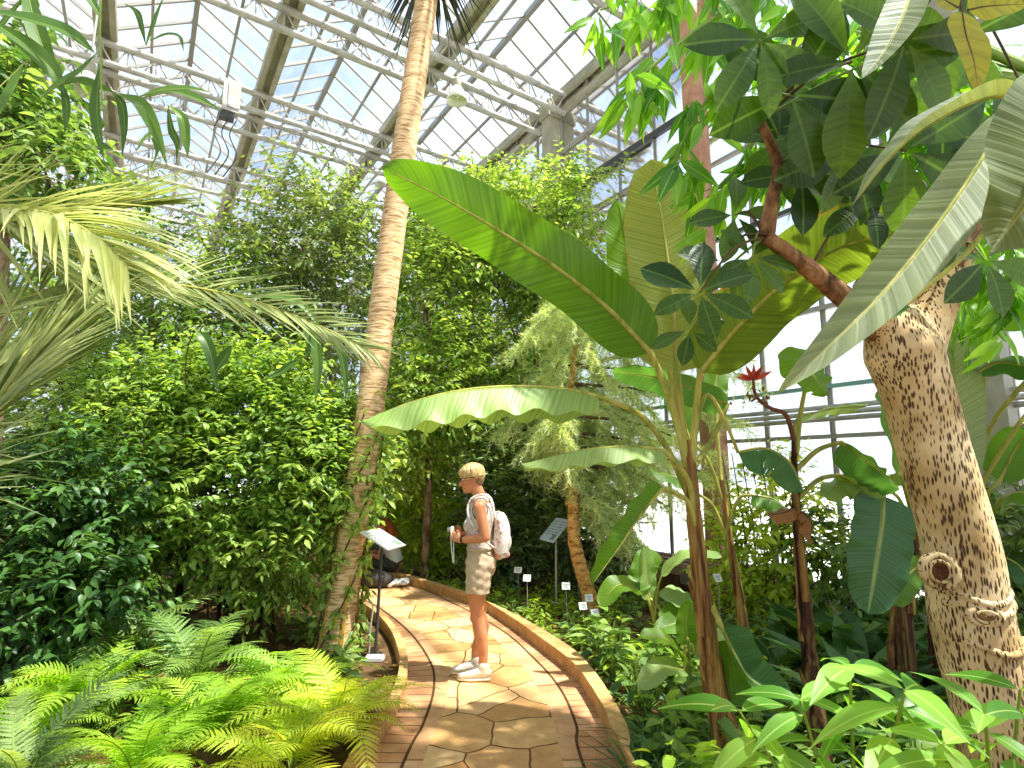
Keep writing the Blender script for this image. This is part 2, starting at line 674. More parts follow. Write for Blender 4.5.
mat_leaf('b_top', hx(124, 154, 76), hx(150, 176, 100), .45, .25, stripes=70)
mat_leaf('b_olive', hx(120, 128, 56), hx(150, 156, 80), .45, .45, stripes=90, tcol=(2.0, 1.9, .8, 1), edge=hx(150, 116, 40))
mat_leaf('b_dark', hx(50, 92, 46), hx(80, 126, 68), .3, .35, stripes=60, rib=hx(140, 164, 100))
mat_leaf('b_grey', hx(116, 132, 92), hx(146, 158, 112), .5, .35, stripes=110)
mat_leaf('b_worn', hx(76, 100, 34), hx(108, 128, 52), .35, .4, stripes=60, edge=hx(150, 84, 40))
mat_leaf('b_dry', hx(116, 78, 46), hx(160, 116, 76), .8, .3, stripes=30)
mat_leaf('l_fernyellow', hx(150, 172, 44), hx(206, 216, 84), .5, .45)
mat_leaf('l_evergreen', hx(56, 92, 48), hx(146, 172, 108), .4, .3)
mat_leaf('l_litter', hx(96, 66, 34), hx(176, 136, 76), .8, .2)

# ================================================================== world and light
w = bpy.data.worlds.new('sky')
SC.world = w
w.use_nodes = True
wt = w.node_tree
wt.nodes.clear()
wo = wt.nodes.new('ShaderNodeOutputWorld')
bg = wt.nodes.new('ShaderNodeBackground')
sk = wt.nodes.new('ShaderNodeTexSky')
sk.sky_type = 'NISHITA'
SUN_AZ, SUN_EL = R(106), R(65)
sk.sun_elevation = SUN_EL
sk.sun_rotation = SUN_AZ
sk.sun_disc = False
sk.air_density = 1.0
sk.dust_density = 3.5
sk.ozone_density = 1.0
# thin white cloud over the blue
tcw = wt.nodes.new('ShaderNodeTexCoord')
nzw = wt.nodes.new('ShaderNodeTexNoise')
nzw.inputs['Scale'].default_value = 3.0
nzw.inputs['Detail'].default_value = 6.0
rw = wt.nodes.new('ShaderNodeValToRGB')
rw.color_ramp.elements[0].position = .38
rw.color_ramp.elements[1].position = .62
mw = wt.nodes.new('ShaderNodeMix')
mw.data_type = 'RGBA'
mw.inputs['B'].default_value = (3.7, 4.3, 5.1, 1)
wt.links.new(tcw.outputs['Generated'], nzw.inputs['Vector'])
wt.links.new(nzw.outputs['Fac'], rw.inputs['Fac'])
wt.links.new(rw.outputs['Color'], mw.inputs['Factor'])
wt.links.new(sk.outputs['Color'], mw.inputs['A'])
wt.links.new(mw.outputs['Result'], bg.inputs['Color'])
bg.inputs['Strength'].default_value = .16
wt.links.new(bg.outputs[0], wo.inputs['Surface'])
sun = bpy.data.lights.new('sun', 'SUN')
sun.energy = 7.0
sun.color = (1.0, .95, .86)
sun.angle = R(1.2)
so = bpy.data.objects.new('sun', sun)
C.objects.link(so)
sd = Vector((sin(SUN_AZ) * cos(SUN_EL), cos(SUN_AZ) * cos(SUN_EL), sin(SUN_EL)))
so.rotation_euler = sd.to_track_quat('Z', 'Y').to_euler()
so.location = sd * 40
SC.view_settings.view_transform = 'Standard'
SC.view_settings.look = 'None'
SC.view_settings.gamma = 1
SC.view_settings.use_curve_mapping = False
SC.view_settings.exposure = 1.08
try:
    SC.cycles.use_denoising = True
    SC.cycles.max_bounces = 10
    SC.cycles.diffuse_bounces = 6
    SC.cycles.transmission_bounces = 5
    SC.cycles.transparent_max_bounces = 16
    SC.cycles.sample_clamp_indirect = 6
    SC.cycles.caustics_reflective = False
    SC.cycles.caustics_refractive = False
except Exception:
    pass

# ================================================================== the glasshouse (axes: A across the bays, B along them)
A = np.array((sin(R(56.7)), cos(R(56.7)), 0))
B = np.array((-sin(R(33.3)), cos(R(33.3)), 0))
UZ = np.array((0, 0, 1.))
AX = np.array([A, B, UZ])


def W(s, t, z):
    return A * s + B * t + UZ * z


GZ = 9.6                      # height of the gutters
SW, BAY = 6.91, 2.7           # the right hand wall, width of one ridge-and-furrow bay
T0, T1 = -5.0, 32.0
RISE = .85
NB = 8
SL = SW - NB * BAY

floor = Geo()
floor.add([W(SL, T0, -.02), W(SW, T0, -.02), W(SW, T1, -.02), W(SL, T1, -.02)], [(0, 1, 2, 3)])
tag(floor.build('floor', 'soil'), kind='structure')
g = Geo()
g.add([W(-80, -60, -.25), W(80, -60, -.25), W(80, 100, -.25), W(-80, 100, -.25)], [(0, 1, 2, 3)])
tag(g.build('ground', 'gravel'), kind='structure')

ceil = empty('ceiling', W((SL + SW) / 2, 10, GZ), kind='structure')
pan = Geo()
for k in range(NB):
    s1 = SW - k * BAY
    sr, s0 = s1 - BAY / 2, s1 - BAY
    bars, pur = Geo(), Geo()
    for (sa, sb, za, zb) in ((s1, sr, GZ, GZ + RISE), (sr, s0, GZ + RISE, GZ)):
        pan.add([W(sa, T0, za), W(sb, T0, zb), W(sb, T1, zb), W(sa, T1, za)], [(0, 1, 2, 3)])
        for t in np.arange(T0 + 1.2, T1 - 6, .62):
            bars.bar(W(sa, t, za), W(sb, t, zb), .045, .06)
        sm, zm = (sa + sb) / 2, (za + zb) / 2
        pur.bar(W(sm, T0, zm - .1), W(sm, T1, zm - .1), .05)
    keep(bars.build('glazing_bars', 'barmetal', smooth=False), ceil)
    keep(pur.build('purlin', 'barmetal', smooth=False), ceil)
    rg = Geo()
    rg.bar(W(sr, T0, GZ + RISE - .04), W(sr, T1, GZ + RISE - .04), .09, .12)
    keep(rg.build('ridge', 'barmetal', smooth=False), ceil)
keep(pan.build('roof_glass', 'roofglass', smooth=False), ceil)
for k in range(NB + 1):
    s1 = SW - k * BAY
    gt = Geo()
    # profiled gutter: two stepped channels side by side
    gt.box(W(s1, (T0 + T1) / 2, GZ - .04), (.17, (T1 - T0) / 2, .05), AX)
    gt.box(W(s1 - .12, (T0 + T1) / 2, GZ - .13), (.05, (T1 - T0) / 2, .05), AX)
    gt.box(W(s1 + .12, (T0 + T1) / 2, GZ - .13), (.05, (T1 - T0) / 2, .05), AX)
    keep(gt.build('gutter', 'gutter', smooth=False), ceil)

# lattice girders, two side by side at each row of columns
GIRD = [4.95, 5.8, 8.3, 9.15, 11.75, 12.7, 15.2, 16.1, 18.7, 19.6]
for t in GIRD:
    gg = Geo()
    zt, zb = GZ - .22, GZ - .62
    gg.tube([W(SL, t, zt), W(SW - .15, t, zt)], .068, 8)
    gg.tube([W(SL, t, zb), W(SW - .15, t, zb)], .06, 8)
    n = int((SW - SL) / .45)
    ss = np.linspace(SL, SW - .15, n * 2 + 1)
    for i in range(n * 2):
        za, zb2 = (zt, zb) if i % 2 == 0 else (zb, zt)
        gg.bar(W(ss[i], t, za), W(ss[i + 1], t, zb2), .024)
        if i % 2 == 0:
            gg.bar(W(ss[i], t, zt), W(ss[i], t, zb), .022)
    tag(gg.build('roof_girder', 'steel'), kind='structure')

# right hand wall: plinth, columns, rails, glass
wr = empty('wall_right', W(SW, 8, 0), kind='structure')
g = Geo()
g.add([W(SW, T0, .3), W(SW, T1, .3), W(SW, T1, GZ - .1), W(SW, T0, GZ - .1)], [(0, 1, 2, 3)])
keep(g.build('wall_glass', 'wallglass', smooth=False), wr)
g = Geo()
g.box(W(SW, (T0 + T1) / 2, .14), (.12, (T1 - T0) / 2, .16), AX)
keep(g.build('plinth', 'gravel', smooth=False), wr)
g = Geo()
for t in np.arange(T0, T1, .85):
    g.bar(W(SW, t, .3), W(SW, t, GZ - .1), .04, .06)
keep(g.build('mullions', 'barmetal', smooth=False), wr)
for z, hh, m in ((2.02, .05, 'barmetal'), (2.62, .05, 'greenrail'), (3.6, .06, 'barmetal'), (5.0, .06, 'darksteel'), (6.2, .05, 'barmetal'),
                 (6.6, .05, 'barmetal'), (7.3, .12, 'darksteel'), (8.3, .06, 'barmetal'), (9.2, .12, 'gutter')):
    g = Geo()
    g.bar(W(SW - .04, T0, z), W(SW - .04, T1, z), .07, hh)
    keep(g.build('rail', m, smooth=False), wr)
for i, t in enumerate((1.9, 5.05, 8.72, 12.2, 15.6, 19.1)):
    g = Geo()
    g.box(W(SW - .2, t, GZ / 2 - .1), (.13, .13, GZ / 2 - .1), AX)
    g.box(W(SW - .2, t, GZ - .45), (.17, .17, .12), AX)
    g.box(W(SW - .2, t, .1), (.18, .18, .12), AX)
    tag(g.build('column', 'brick_column' if i == 1 else 'gutter', smooth=False), kind='structure')
# heating pipes along the wall
for k, (z, off) in enumerate(((2.22, .14), (2.28, .24), (2.36, .14))):
    g = Geo()
    g.tube([W(SW - off, T0, z), W(SW - off, 6.6, z)], .03, 8)
    keep(g.build('heating_pipe', 'steel'), wr)
for nm, a, b in (('wall_back', W(SL, T1, 0), W(SW, T1, 0)), ('wall_left', W(SL, T0, 0), W(SL, T1, 0)), ('wall_front', W(SL, T0, 0), W(SW, T0, 0))):
    wl = empty(nm, (a + b) / 2, kind='structure')
    g = Geo()
    g.add([a, b, b + UZ * GZ, a + UZ * GZ], [(0, 1, 2, 3)])
    keep(g.build('wall_glass', 'wallglass', smooth=False), wl)
    g = Geo()
    L = np.linalg.norm(b - a)
    for x in np.arange(0, L + .1, 1.35):
        p = a + (b - a) * min(x / L, 1)
        g.bar(p, p + UZ * GZ, .05)
    for z in (.3, 2., 3.6, 5.2, 6.8, 8.4):
        g.bar(a + UZ * z, b + UZ * z, .06)
    keep(g.build('mullions', 'barmetal', smooth=False), wl)

# ================================================================== path
def strip(name, left, right, n, mat, z=0., th=0.):
    """paving strip between two ground lines; v runs along it in metres"""
    a, b = spline(left, n), spline(right, n)
    g = Geo()
    L = np.concatenate([[0], np.cumsum(np.linalg.norm(np.diff((a + b) / 2, axis=0), axis=1))])
    # pair every point with the one straight across
    bd = spline(right, n * 8)
    ad = a
    idx = np.argmin(((ad[:, None, :2] - bd[None, :, :2]) ** 2).sum(-1), 1)
    b = bd[np.maximum.accumulate(idx)]
    a = a.copy(); b = b.copy()
    a[:, 2] = z; b[:, 2] = z
    V = np.empty((2 * n, 3)); V[0::2] = a; V[1::2] = b
    UV = np.empty((2 * n, 2)); UV[0::2, 0] = 0; UV[1::2, 0] = 1
    UV[0::2, 1] = L; UV[1::2, 1] = L
    i = np.arange(n - 1) * 2
    g.add(V, np.stack([i, i + 1, i + 3, i + 2], 1), 0., UV)
    if th:
        for e in (0, 1):
            E = np.concatenate([V[e::2], V[e::2] - (0, 0, th)])
            j = np.arange(n - 1)
            q = np.stack([j, j + 1, j + 1 + n, j + n], 1)
            g.add(E, q if e else q[:, ::-1], 0., np.concatenate([UV[e::2]] * 2))
    o = g.build(name, mat, smooth=False)
    tag(o, kind='structure')
    return o


def near(x0, x1):  # the strip carries on under the viewer
    return [Vector((x0, -1.0, 0)), Vector((x1, 1.4, 0))]


e_kerb_o = near(1.0, .95) + [G(x, y, .13) * 1.0 for x, y in ((640, 768), (629, 728), (593, 669), (559, 639), (494, 604), (440, 586), (391, 573), (330, 563))] + [Vector((-5.2, 11.3, 0)), Vector((-9, 11.6, 0))]
e_kerb_i = near(.87, .82) + [G(x, y) for x, y in ((621, 768), (604, 728), (576, 683), (545, 656), (504, 625), (470, 604), (432, 591), (398, 581), (330, 569))] + [Vector((-5.2, 10.6, 0)), Vector((-9, 10.9, 0))]
e_grv = near(.62, .55) + [G(x, y) for x, y in ((583, 768), (576, 728), (559, 690), (532, 659), (501, 632), (453, 605), (402, 584), (330, 573))] + [Vector((-5.2, 10.2, 0)), Vector((-9, 10.5, 0))]
e_fr = near(.46, .4) + [G(x, y) for x, y in ((563, 768), (555, 728), (538, 690), (513, 659), (484, 633), (440, 607), (395, 587), (330, 575))] + [Vector((-5.2, 10.0, 0)), Vector((-9, 10.3, 0))]
e_fl = near(-.55, -.5) + [G(x, y) for x, y in ((422, 768), (439, 728), (448, 697), (443, 666), (419, 635), (385, 609), (345, 590), (290, 582))] + [Vector((-5.2, 8.9, 0)), Vector((-9, 9.2, 0))]
e_gl = near(-.66, -.62) + [G(x, y) for x, y in ((403, 768), (423, 728), (434, 690), (429, 662), (405, 630), (371, 605), (335, 591), (285, 584))] + [Vector((-5.2, 8.7, 0)), Vector((-9, 9.0, 0))]
e_pl = near(-.9, -.87) + [G(x, y) for x, y in ((366, 768), (392, 728), (407, 686), (405, 658), (392, 632), (368, 611), (335, 596), (280, 587))] + [Vector((-5.2, 8.45, 0)), Vector((-9, 8.75, 0))]
NP = 160
strip('paving_flagstone', e_fl, e_fr, NP, 'flagstone', .02, .06)
strip('paving_band_right', e_fr, e_grv, NP, 'bandtile', .021, .06)
strip('paving_band_left', e_gl, e_fl, NP, 'bandtile', .021, .06)
strip('paving_edge_right', e_grv, e_kerb_i, NP, 'plankpaver', .02, .06)
strip('paving_edge_left', e_pl, e_gl, NP, 'plankpaver', .02, .06)
# drainage slots: dark grooves beside the bands
for nm, e, sgn in (('drain_slot_right', e_grv, 1), ('drain_slot_left', e_gl, -1)):
    p = spline(e, NP)
    tn = nrm(np.gradient(p, axis=0))
    nn = np.stack([tn[:, 1], -tn[:, 0], 0 * tn[:, 0]], 1)
    strip(nm, list(p - nn * .009), list(p + nn * .009), NP, 'groove', .0235)


def kerb(name, inner, outer, h, mat, step=.062):
    n = 700
    a = spline(inner, n)
    bd = spline(outer, n * 4)
    b = bd[np.maximum.accumulate(np.argmin(((a[:, None, :2] - bd[None, :, :2]) ** 2).sum(-1), 1))]
    L = np.concatenate([[0], np.cumsum(np.linalg.norm(np.diff(b, axis=0), axis=1))])
    k = int(L[-1] / step)
    g = Geo()
    for i in range(k):
        l0, l1 = i * step + .0045, (i + 1) * step - .0045
        def at(e, l):
            return np.array([np.interp(l, L, e[:, q]) for q in range(3)])
        p = [at(a, l0), at(b, l0), at(b, l1), at(a, l1)]
        z0, z1 = -.05, h
        ins = [p[0] * .96 + p[2] * .04, p[1] * .96 + p[3] * .04, p[2] * .96 + p[0] * .04, p[3] * .96 + p[1] * .04]
        V = [(q[0], q[1], z0) for q in p] + [(q[0], q[1], z1 - .012) for q in p] + [(q[0], q[1], z1) for q in ins]
        f = []
        for r in (0, 4):
            for j in range(4):
                f.append((r + j, r + (j + 1) % 4, r + 4 + (j + 1) % 4, r + 4 + j))
        f.append((8, 9, 10, 11))
        g.add(V, f)
    return tag(g.build(name, mat, smooth=False), kind='structure')


kerb('kerb_right', e_kerb_i, e_kerb_o, .105, 'kerbstone')
strip('kerb_cap_right', e_kerb_i, e_kerb_o, 240, 'kerbstone', .13, .028)
pl = spline(e_pl, NP)
tn = nrm(np.gradient(pl, axis=0))
nn = np.stack([-tn[:, 1], tn[:, 0], 0 * tn[:, 0]], 1)
kerb('kerb_left', list(pl), list(pl + nn * .07), .1, 'kerbstone')
class Flesh:
    """rounded pieces that are fused into one continuous skin"""
    def __init__(s):
        s.bm = bmesh.new()

    def ball(s, c, r, rot=None):
        m = Matrix.Diagonal((r[0], r[1], r[2], 1)) if not isinstance(r, (int, float)) else Matrix.Diagonal((r, r, r, 1))
        m = Matrix.Translation(Vector(c)) @ (rot.to_4x4() if rot else Matrix.Identity(4)) @ m
        bmesh.ops.create_icosphere(s.bm, subdivisions=3, radius=1, matrix=m)
        return s

    def limb(s, pts, rad, sq=1.0, ax=(1, 0, 0), cap=True):
        """tapering limb through pts; rad may hold (across, along-axis) pairs"""
        pts = [Vector(p) for p in pts]
        R2 = [(r, r) if isinstance(r, (int, float)) else r for r in rad]
        n = max(16, 8 * len(pts))
        c = spline(pts, n)
        ra = np.interp(np.linspace(0, len(pts) - 1, n), range(len(pts)), [r[0] for r in R2])
        rb = np.interp(np.linspace(0, len(pts) - 1, n), range(len(pts)), [r[1] for r in R2])
        tan = nrm(np.gradient(c, axis=0))
        k = 18
        rings = []
        for i in range(n):
            u = np.array(ax, float) - tan[i] * np.dot(ax, tan[i])
            u = nrm(u)
            v = np.cross(tan[i], u)
            rings.append([s.bm.verts.new(Vector(c[i] + u * ra[i] * cos(a) + v * rb[i] * sin(a))) for a in np.arange(k) * 2 * pi / k])
        for i in range(n - 1):
            for j in range(k):
                s.bm.faces.new((rings[i][j], rings[i][(j + 1) % k], rings[i + 1][(j + 1) % k], rings[i + 1][j]))
        s.bm.faces.new(rings[0][::-1])
        s.bm.faces.new(rings[-1])
        if cap:
            s.ball(c[0], min(ra[0], rb[0]) * .98)
            s.ball(c[-1], min(ra[-1], rb[-1]) * .98)
        return s

    def fuse(s, name, mat, voxel=.006, smooth=4, parent=None):
        bmesh.ops.recalc_face_normals(s.bm, faces=s.bm.faces[:])
        me = bpy.data.meshes.new(name + '_raw')
        s.bm.to_mesh(me)
        s.bm.free()
        o = bpy.data.objects.new(name + '_raw', me)
        C.objects.link(o)
        md = o.modifiers.new('remesh', 'REMESH')
        md.mode = 'VOXEL'
        md.voxel_size = voxel
        md.use_smooth_shade = True
        sm = o.modifiers.new('smooth', 'SMOOTH')
        sm.factor = .5
        sm.iterations = smooth
        dg = bpy.context.evaluated_depsgraph_get()
        dg.update()
        m2 = bpy.data.meshes.new_from_object(o.evaluated_get(dg))
        m2.name = name
        bpy.data.objects.remove(o)
        m2.materials.clear()
        for x in (mat if isinstance(mat, (list, tuple)) else [mat]):
            m2.materials.append(M[x])
        for p in m2.polygons:
            p.use_smooth = True
        r = bpy.data.objects.new(name, m2)
        C.objects.link(r)
        if parent:
            r.parent = parent
        return r


# ================================================================== foliage builders
RS = np.random.RandomState(11)
OV = tmpl(3, .42, 'ovate', .25, .25, .06)
OV2 = tmpl(4, .46, 'ovate', .3, .35, .06)
LN = tmpl(4, .26, 'lance', .3, .4, .05)
LN2 = tmpl(3, .2, 'lance', .3, .3, .05)
BO = tmpl(3, .40, 'obovate', .2, .1, .05)
ST = tmpl(5, .07, 'strap', .3, .5)
ND = tmpl(1, .10, 'needle', .0, .0)


def crown_pts(n, cen, rad, rs, shell=.35, lump=.28):
    d = nrm(rs.normal(size=(n, 3)))
    ph = rs.uniform(0, 6.3, 6)
    k = 1 + lump * (np.sin(3 * d[:, 0] + ph[0]) * np.sin(3 * d[:, 2] + ph[1]) + .7 * np.sin(5 * d[:, 1] + ph[2] + 4 * d[:, 2]) * np.sin(6 * d[:, 0] + ph[3]))
    r = shell + (1 - shell) * rs.uniform(0, 1, n) ** .5
    return np.array(cen) + d * np.array(rad) * (r * k)[:, None], d


def twigs(geo, pos, out, rs, tm, leaf, per, tlen, up=.2, droop=.35, mi=0, tmi=1, spread=.9, wid=None, zmin=.08, flat=.0, vr=(0, 1), twr=.004):
    """leafy twigs: each one a thin stem with leaves left and right"""
    ok_ = pos[:, 0] * A[0] + pos[:, 1] * A[1] < SW - .85
    pos, out = pos[ok_], np.broadcast_to(out, pos.shape)[ok_]
    n = len(pos)
    d = nrm(out + rs.normal(size=(n, 3)) * .55 + np.array((0, 0, up)))
    side = np.cross(d, (0, 0, 1.))
    side = nrm(side + 1e-4)
    L = tlen * rs.uniform(.6, 1.25, n)
    tv = rs.uniform(vr[0], vr[1], n)
    # stems: thin flat three sided prisms
    T = np.array([(1, 0, 0), (-.5, 0, .87), (-.5, 0, -.87), (.3, 1, 0), (-.15, 1, .26), (-.15, 1, -.26)], float)
    fq = np.array([(0, 1, 4, 3), (1, 2, 5, 4), (2, 0, 3, 5)])
    T = T * (twr / tlen, 1, twr / tlen)
    geo.scatter((T, fq, np.zeros((6, 2))), pos, d, np.tile((0, 0, 1.), (n, 1)) + .01, L, 0., None, tmi)
    t = (np.arange(per) + .5) / per
    t = np.clip(t[None] + rs.uniform(-.06, .06, (n, per)), .05, 1)
    p = pos[:, None] + d[:, None] * (L[:, None] * t)[:, :, None]
    sg = np.where(np.arange(per) % 2 == 0, 1., -1.)[None, :, None]
    ld = d[:, None] * .55 + side[:, None] * sg * spread + rs.normal(size=(n, per, 3)) * .28
    ld[:, :, 2] -= droop
    upv = np.array((0, 0, 1.)) + rs.normal(size=(n, per, 3)) * .35
    sc = leaf * rs.uniform(.6, 1.2, (n, per))
    var = np.clip(tv[:, None] + rs.normal(size=(n, per)) * .16, 0, 1)
    p, ld, upv, sc, var = p.reshape(-1, 3), ld.reshape(-1, 3), upv.reshape(-1, 3), sc.ravel(), var.ravel()
    k = (p[:, 2] > zmin) & (p[:, 0] * A[0] + p[:, 1] * A[1] < SW - .4)
    geo.scatter(tm, p[k], ld[k], upv[k], sc[k], var[k], wid, mi)


def branchy(root, trunk_pts, trunk_r, ends, mat, rs, name='branch', r0=.03, mid=.5):
    """a tapering trunk part and one branch part to each lump of the crown"""
    tp = spline(trunk_pts, 14)
    g = Geo()
    wob = np.cumsum(rs.normal(size=tp.shape), 0) * .004
    wob[0] = 0
    g.tube(tp + wob, np.linspace(trunk_r, trunk_r * .55, len(tp)), 10)
    keep(g.build('trunk', mat), root)
    for i, e in enumerate(ends):
        st = tp[int((len(tp) - 1) * (mid + (1 - mid) * (i + .5) / len(ends)))]
        m = (st + np.array(e)) / 2 + rs.normal(size=3) * .08
        g = Geo()
        g.tube(spline([st, m, e], 8), np.linspace(r0, r0 * .35, 8), 6)
        keep(g.build(name, mat), root)


def tree(name, label, cat, base, trunk, tr, lumps, leafmat, tm, leaf, bark='greybark', n=300, per=9, tlen=.4, seed=1, droop=.35, up=.2,
         shell=.35, group=None, bmat='greybark', wid=None, vr=(.0, 1.), spread=.9, twr=.004, stems=None, r0=.03, lump=.28):
    rs = np.random.RandomState(seed)
    root = empty(name, base, label=label, cat=cat, group=group)
    if trunk is not None:
        branchy(root, trunk, tr, [l[0] for l in lumps[1:]] or [lumps[0][0]], bark, rs, r0=r0)
    if stems:
        for q in stems:
            g = Geo()
            g.tube(spline(q[0], 10), np.linspace(q[1], q[1] * .4, 10), 6)
            keep(g.build('stem', bark), root)
    g = Geo()
    tot = sum(np.prod(l[1]) ** (2 / 3) for l in lumps)
    for c, r in lumps:
        k = int(n * np.prod(r) ** (2 / 3) / tot) + 3
        p, d = crown_pts(k, c, r, rs, shell, lump)
        ok = p[:, 2] > .15
        twigs(g, p[ok], d[ok], rs, tm, leaf, per, tlen, up, droop, wid=wid, vr=vr, spread=spread, twr=twr)
    keep(g.build('foliage', [leafmat, bmat]), root)
    return root


def blob(px, py, d, rx, ry, rd):
    """crown lump seen at a pixel, radii given in pixels (and metres of depth)"""
    c = P(px, py, d)
    k = d / F * 1.02
    return (tuple(c), (rx * k, rd, ry * k))


def gp(px, d):
    return Vector((px_x(px, d), d, 0))


def px_x(px, d, py=560):
    return P(px, py, d).x


# ------------------------------------------------------------------ trees and shrubs behind
def place_tree(name, label, cat, d, bx, lumps, mat, tm, leaf, seed, tr=.07, bark='greybark', **kw):
    b = gp(bx, d)
    top = Vector(lumps[0][0])
    tk = [b, b.lerp(top, .4) + Vector((.06, 0, 0)), top]
    return tree(name, label, cat, b, tk, tr, lumps, mat, tm, leaf, bark, seed=seed, **kw)


place_tree('broadleaf_tree', 'loose grey-green tree whose crown stands left of the tall palm trunk', 'tree', 8.8, 300,
           [blob(305, 245, 8.8, 62, 62, 1.2), blob(265, 290, 8.6, 60, 60, 1.), blob(345, 300, 9, 45, 70, 1), blob(330, 215, 8.8, 40, 35, .8)],
           'l_grey', OV, 0.120, 3, n=1350, per=9, tlen=.5, shell=.2, vr=(0, .8))
place_tree('broadleaf_tree', 'green broadleaf tree behind the yellowish palm fronds', 'tree', 8.2, 150,
           [blob(150, 290, 8.2, 95, 75, 1.2), blob(60, 260, 8.4, 80, 75, 1.2), blob(215, 330, 8, 70, 60, 1.1), blob(100, 370, 8, 110, 70, 1.)],
           'l_mid', OV, 0.128, 4, n=1500, per=9, tlen=.5, shell=.2)
place_tree('broadleaf_tree', 'bright leafy tree at the upper left edge behind hanging strap leaves', 'tree', 4.6, -10,
           [blob(10, 125, 4.6, 55, 60, .5), blob(-40, 90, 4.6, 70, 90, .6), blob(45, 170, 4.5, 45, 35, .4)],
           'l_mid', OV2, 0.128, 5, n=570, per=8, tlen=.35, shell=.2)
place_tree('broadleaf_tree', 'mid green tree just right of the tall palm trunk', 'tree', 8.6, 425,
           [blob(425, 300, 8.6, 48, 75, .9), blob(440, 380, 8.4, 55, 60, .9), blob(405, 420, 8.2, 40, 60, .8), blob(450, 250, 8.8, 45, 55, .8)],
           'l_bright', OV, 0.120, 6, n=1425, per=9, tlen=.45, shell=.2)
place_tree('broadleaf_tree', 'yellow-green treetop rising below the roof gutter beside the column', 'tree', 9.6, 530,
           [blob(535, 205, 9.3, 72, 42, .8), blob(480, 230, 9.3, 55, 50, .9), blob(590, 215, 9.0, 40, 45, .6), blob(545, 265, 9.2, 85, 45, .8)],
           'l_bright', OV, 0.112, 7, n=1650, per=10, tlen=.45, shell=.15, vr=(.1, 1))
place_tree('broadleaf_tree', 'tall leafy tree directly behind the standing woman', 'tree', 9.6, 520,
           [blob(500, 330, 9.6, 75, 60, .8), blob(560, 300, 9.3, 60, 60, .7), blob(470, 400, 9.4, 70, 60, .8), blob(540, 400, 9.4, 75, 65, .8)],
           'l_bright', OV, 0.128, 8, n=1575, per=9, tlen=.45, shell=.2)
place_tree('evergreen_shrub', 'dark evergreen shrub behind the grey information panel', 'shrub', 8.3, 545,
           [blob(545, 520, 8.3, 62, 60, .55), blob(500, 500, 8.5, 40, 70, .5), blob(590, 505, 8.4, 40, 65, .5), blob(545, 455, 8.5, 60, 45, .5)],
           'l_evergreen', BO, 0.128, 9, n=1950, per=8, tlen=.3, tr=.05, shell=.3, droop=.1)
place_tree('leafy_shrub', 'green leafy shrub in front of the standing woman, beyond the kerb', 'shrub', 9.2, 425,
           [blob(438, 520, 9.3, 34, 60, .5), blob(410, 470, 9.7, 40, 50, .5), blob(448, 560, 9.1, 26, 26, .35)],
           'l_yellow', OV, 0.120, 10, n=1050, per=9, tlen=.35, tr=.05, shell=.3, vr=(0, .75))
place_tree('leafy_shrub', 'green shrub behind the seated person at the bend of the path', 'shrub', 11.9, 370,
           [blob(360, 500, 11.9, 60, 60, .6), blob(300, 520, 12.2, 60, 45, .7), blob(390, 450, 11.9, 50, 60, .6), blob(220, 520, 12.4, 70, 45, .7)],
           'l_mid', OV, 0.136, 12, n=900, per=8, tlen=.4, tr=.05, shell=.3)


place_tree('leafy_shrub', 'shady green shrub deep behind the large light green shrub', 'shrub', 7.4, 170,
           [blob(180, 560, 7.3, 80, 40, .5), blob(250, 555, 7.2, 60, 40, .4), blob(90, 540, 7.4, 90, 60, .6), blob(10, 500, 7.4, 80, 80, .6), blob(120, 470, 7.6, 100, 60, .6), blob(30, 410, 7.8, 70, 60, .6)],
           'l_mid', OV, 0.120, 14, n=1350, per=9, tlen=.35, tr=.04, shell=.3, vr=(0, .6))
place_tree('broadleaf_tree', 'pale green tree filling the far background left of the palm trunk', 'tree', 13.5, 330,
           [blob(330, 330, 13.5, 80, 70, 1.2), blob(240, 380, 13.5, 80, 70, 1.2), blob(420, 330, 13.5, 60, 80, 1.), blob(150, 350, 13.8, 80, 70, 1.2), blob(340, 430, 13.4, 90, 60, 1.)],
           'l_grey', OV, .2, 15, n=800, per=9, tlen=.6, shell=.2)
place_tree('leafy_shrub', 'shrub in the far background to the left of the woman\'s head', 'shrub', 13.0, 465,
           [blob(455, 480, 13.0, 45, 50, .8), blob(490, 530, 12.4, 50, 40, .4), blob(430, 430, 13.2, 50, 50, .8)],
           'l_mid', OV, .2, 16, n=620, per=9, tlen=.5, tr=.05, shell=.3)
place_tree('leafy_shrub', 'shrub in front of the window wall to the right of the woman', 'shrub', 10.3, 530,
           [blob(530, 520, 10.3, 50, 50, .4), blob(505, 455, 10.6, 40, 40, .4)],
           'l_mid', OV, 0.136, 17, n=630, per=9, tlen=.35, tr=.05, shell=.3, vr=(0, .5))
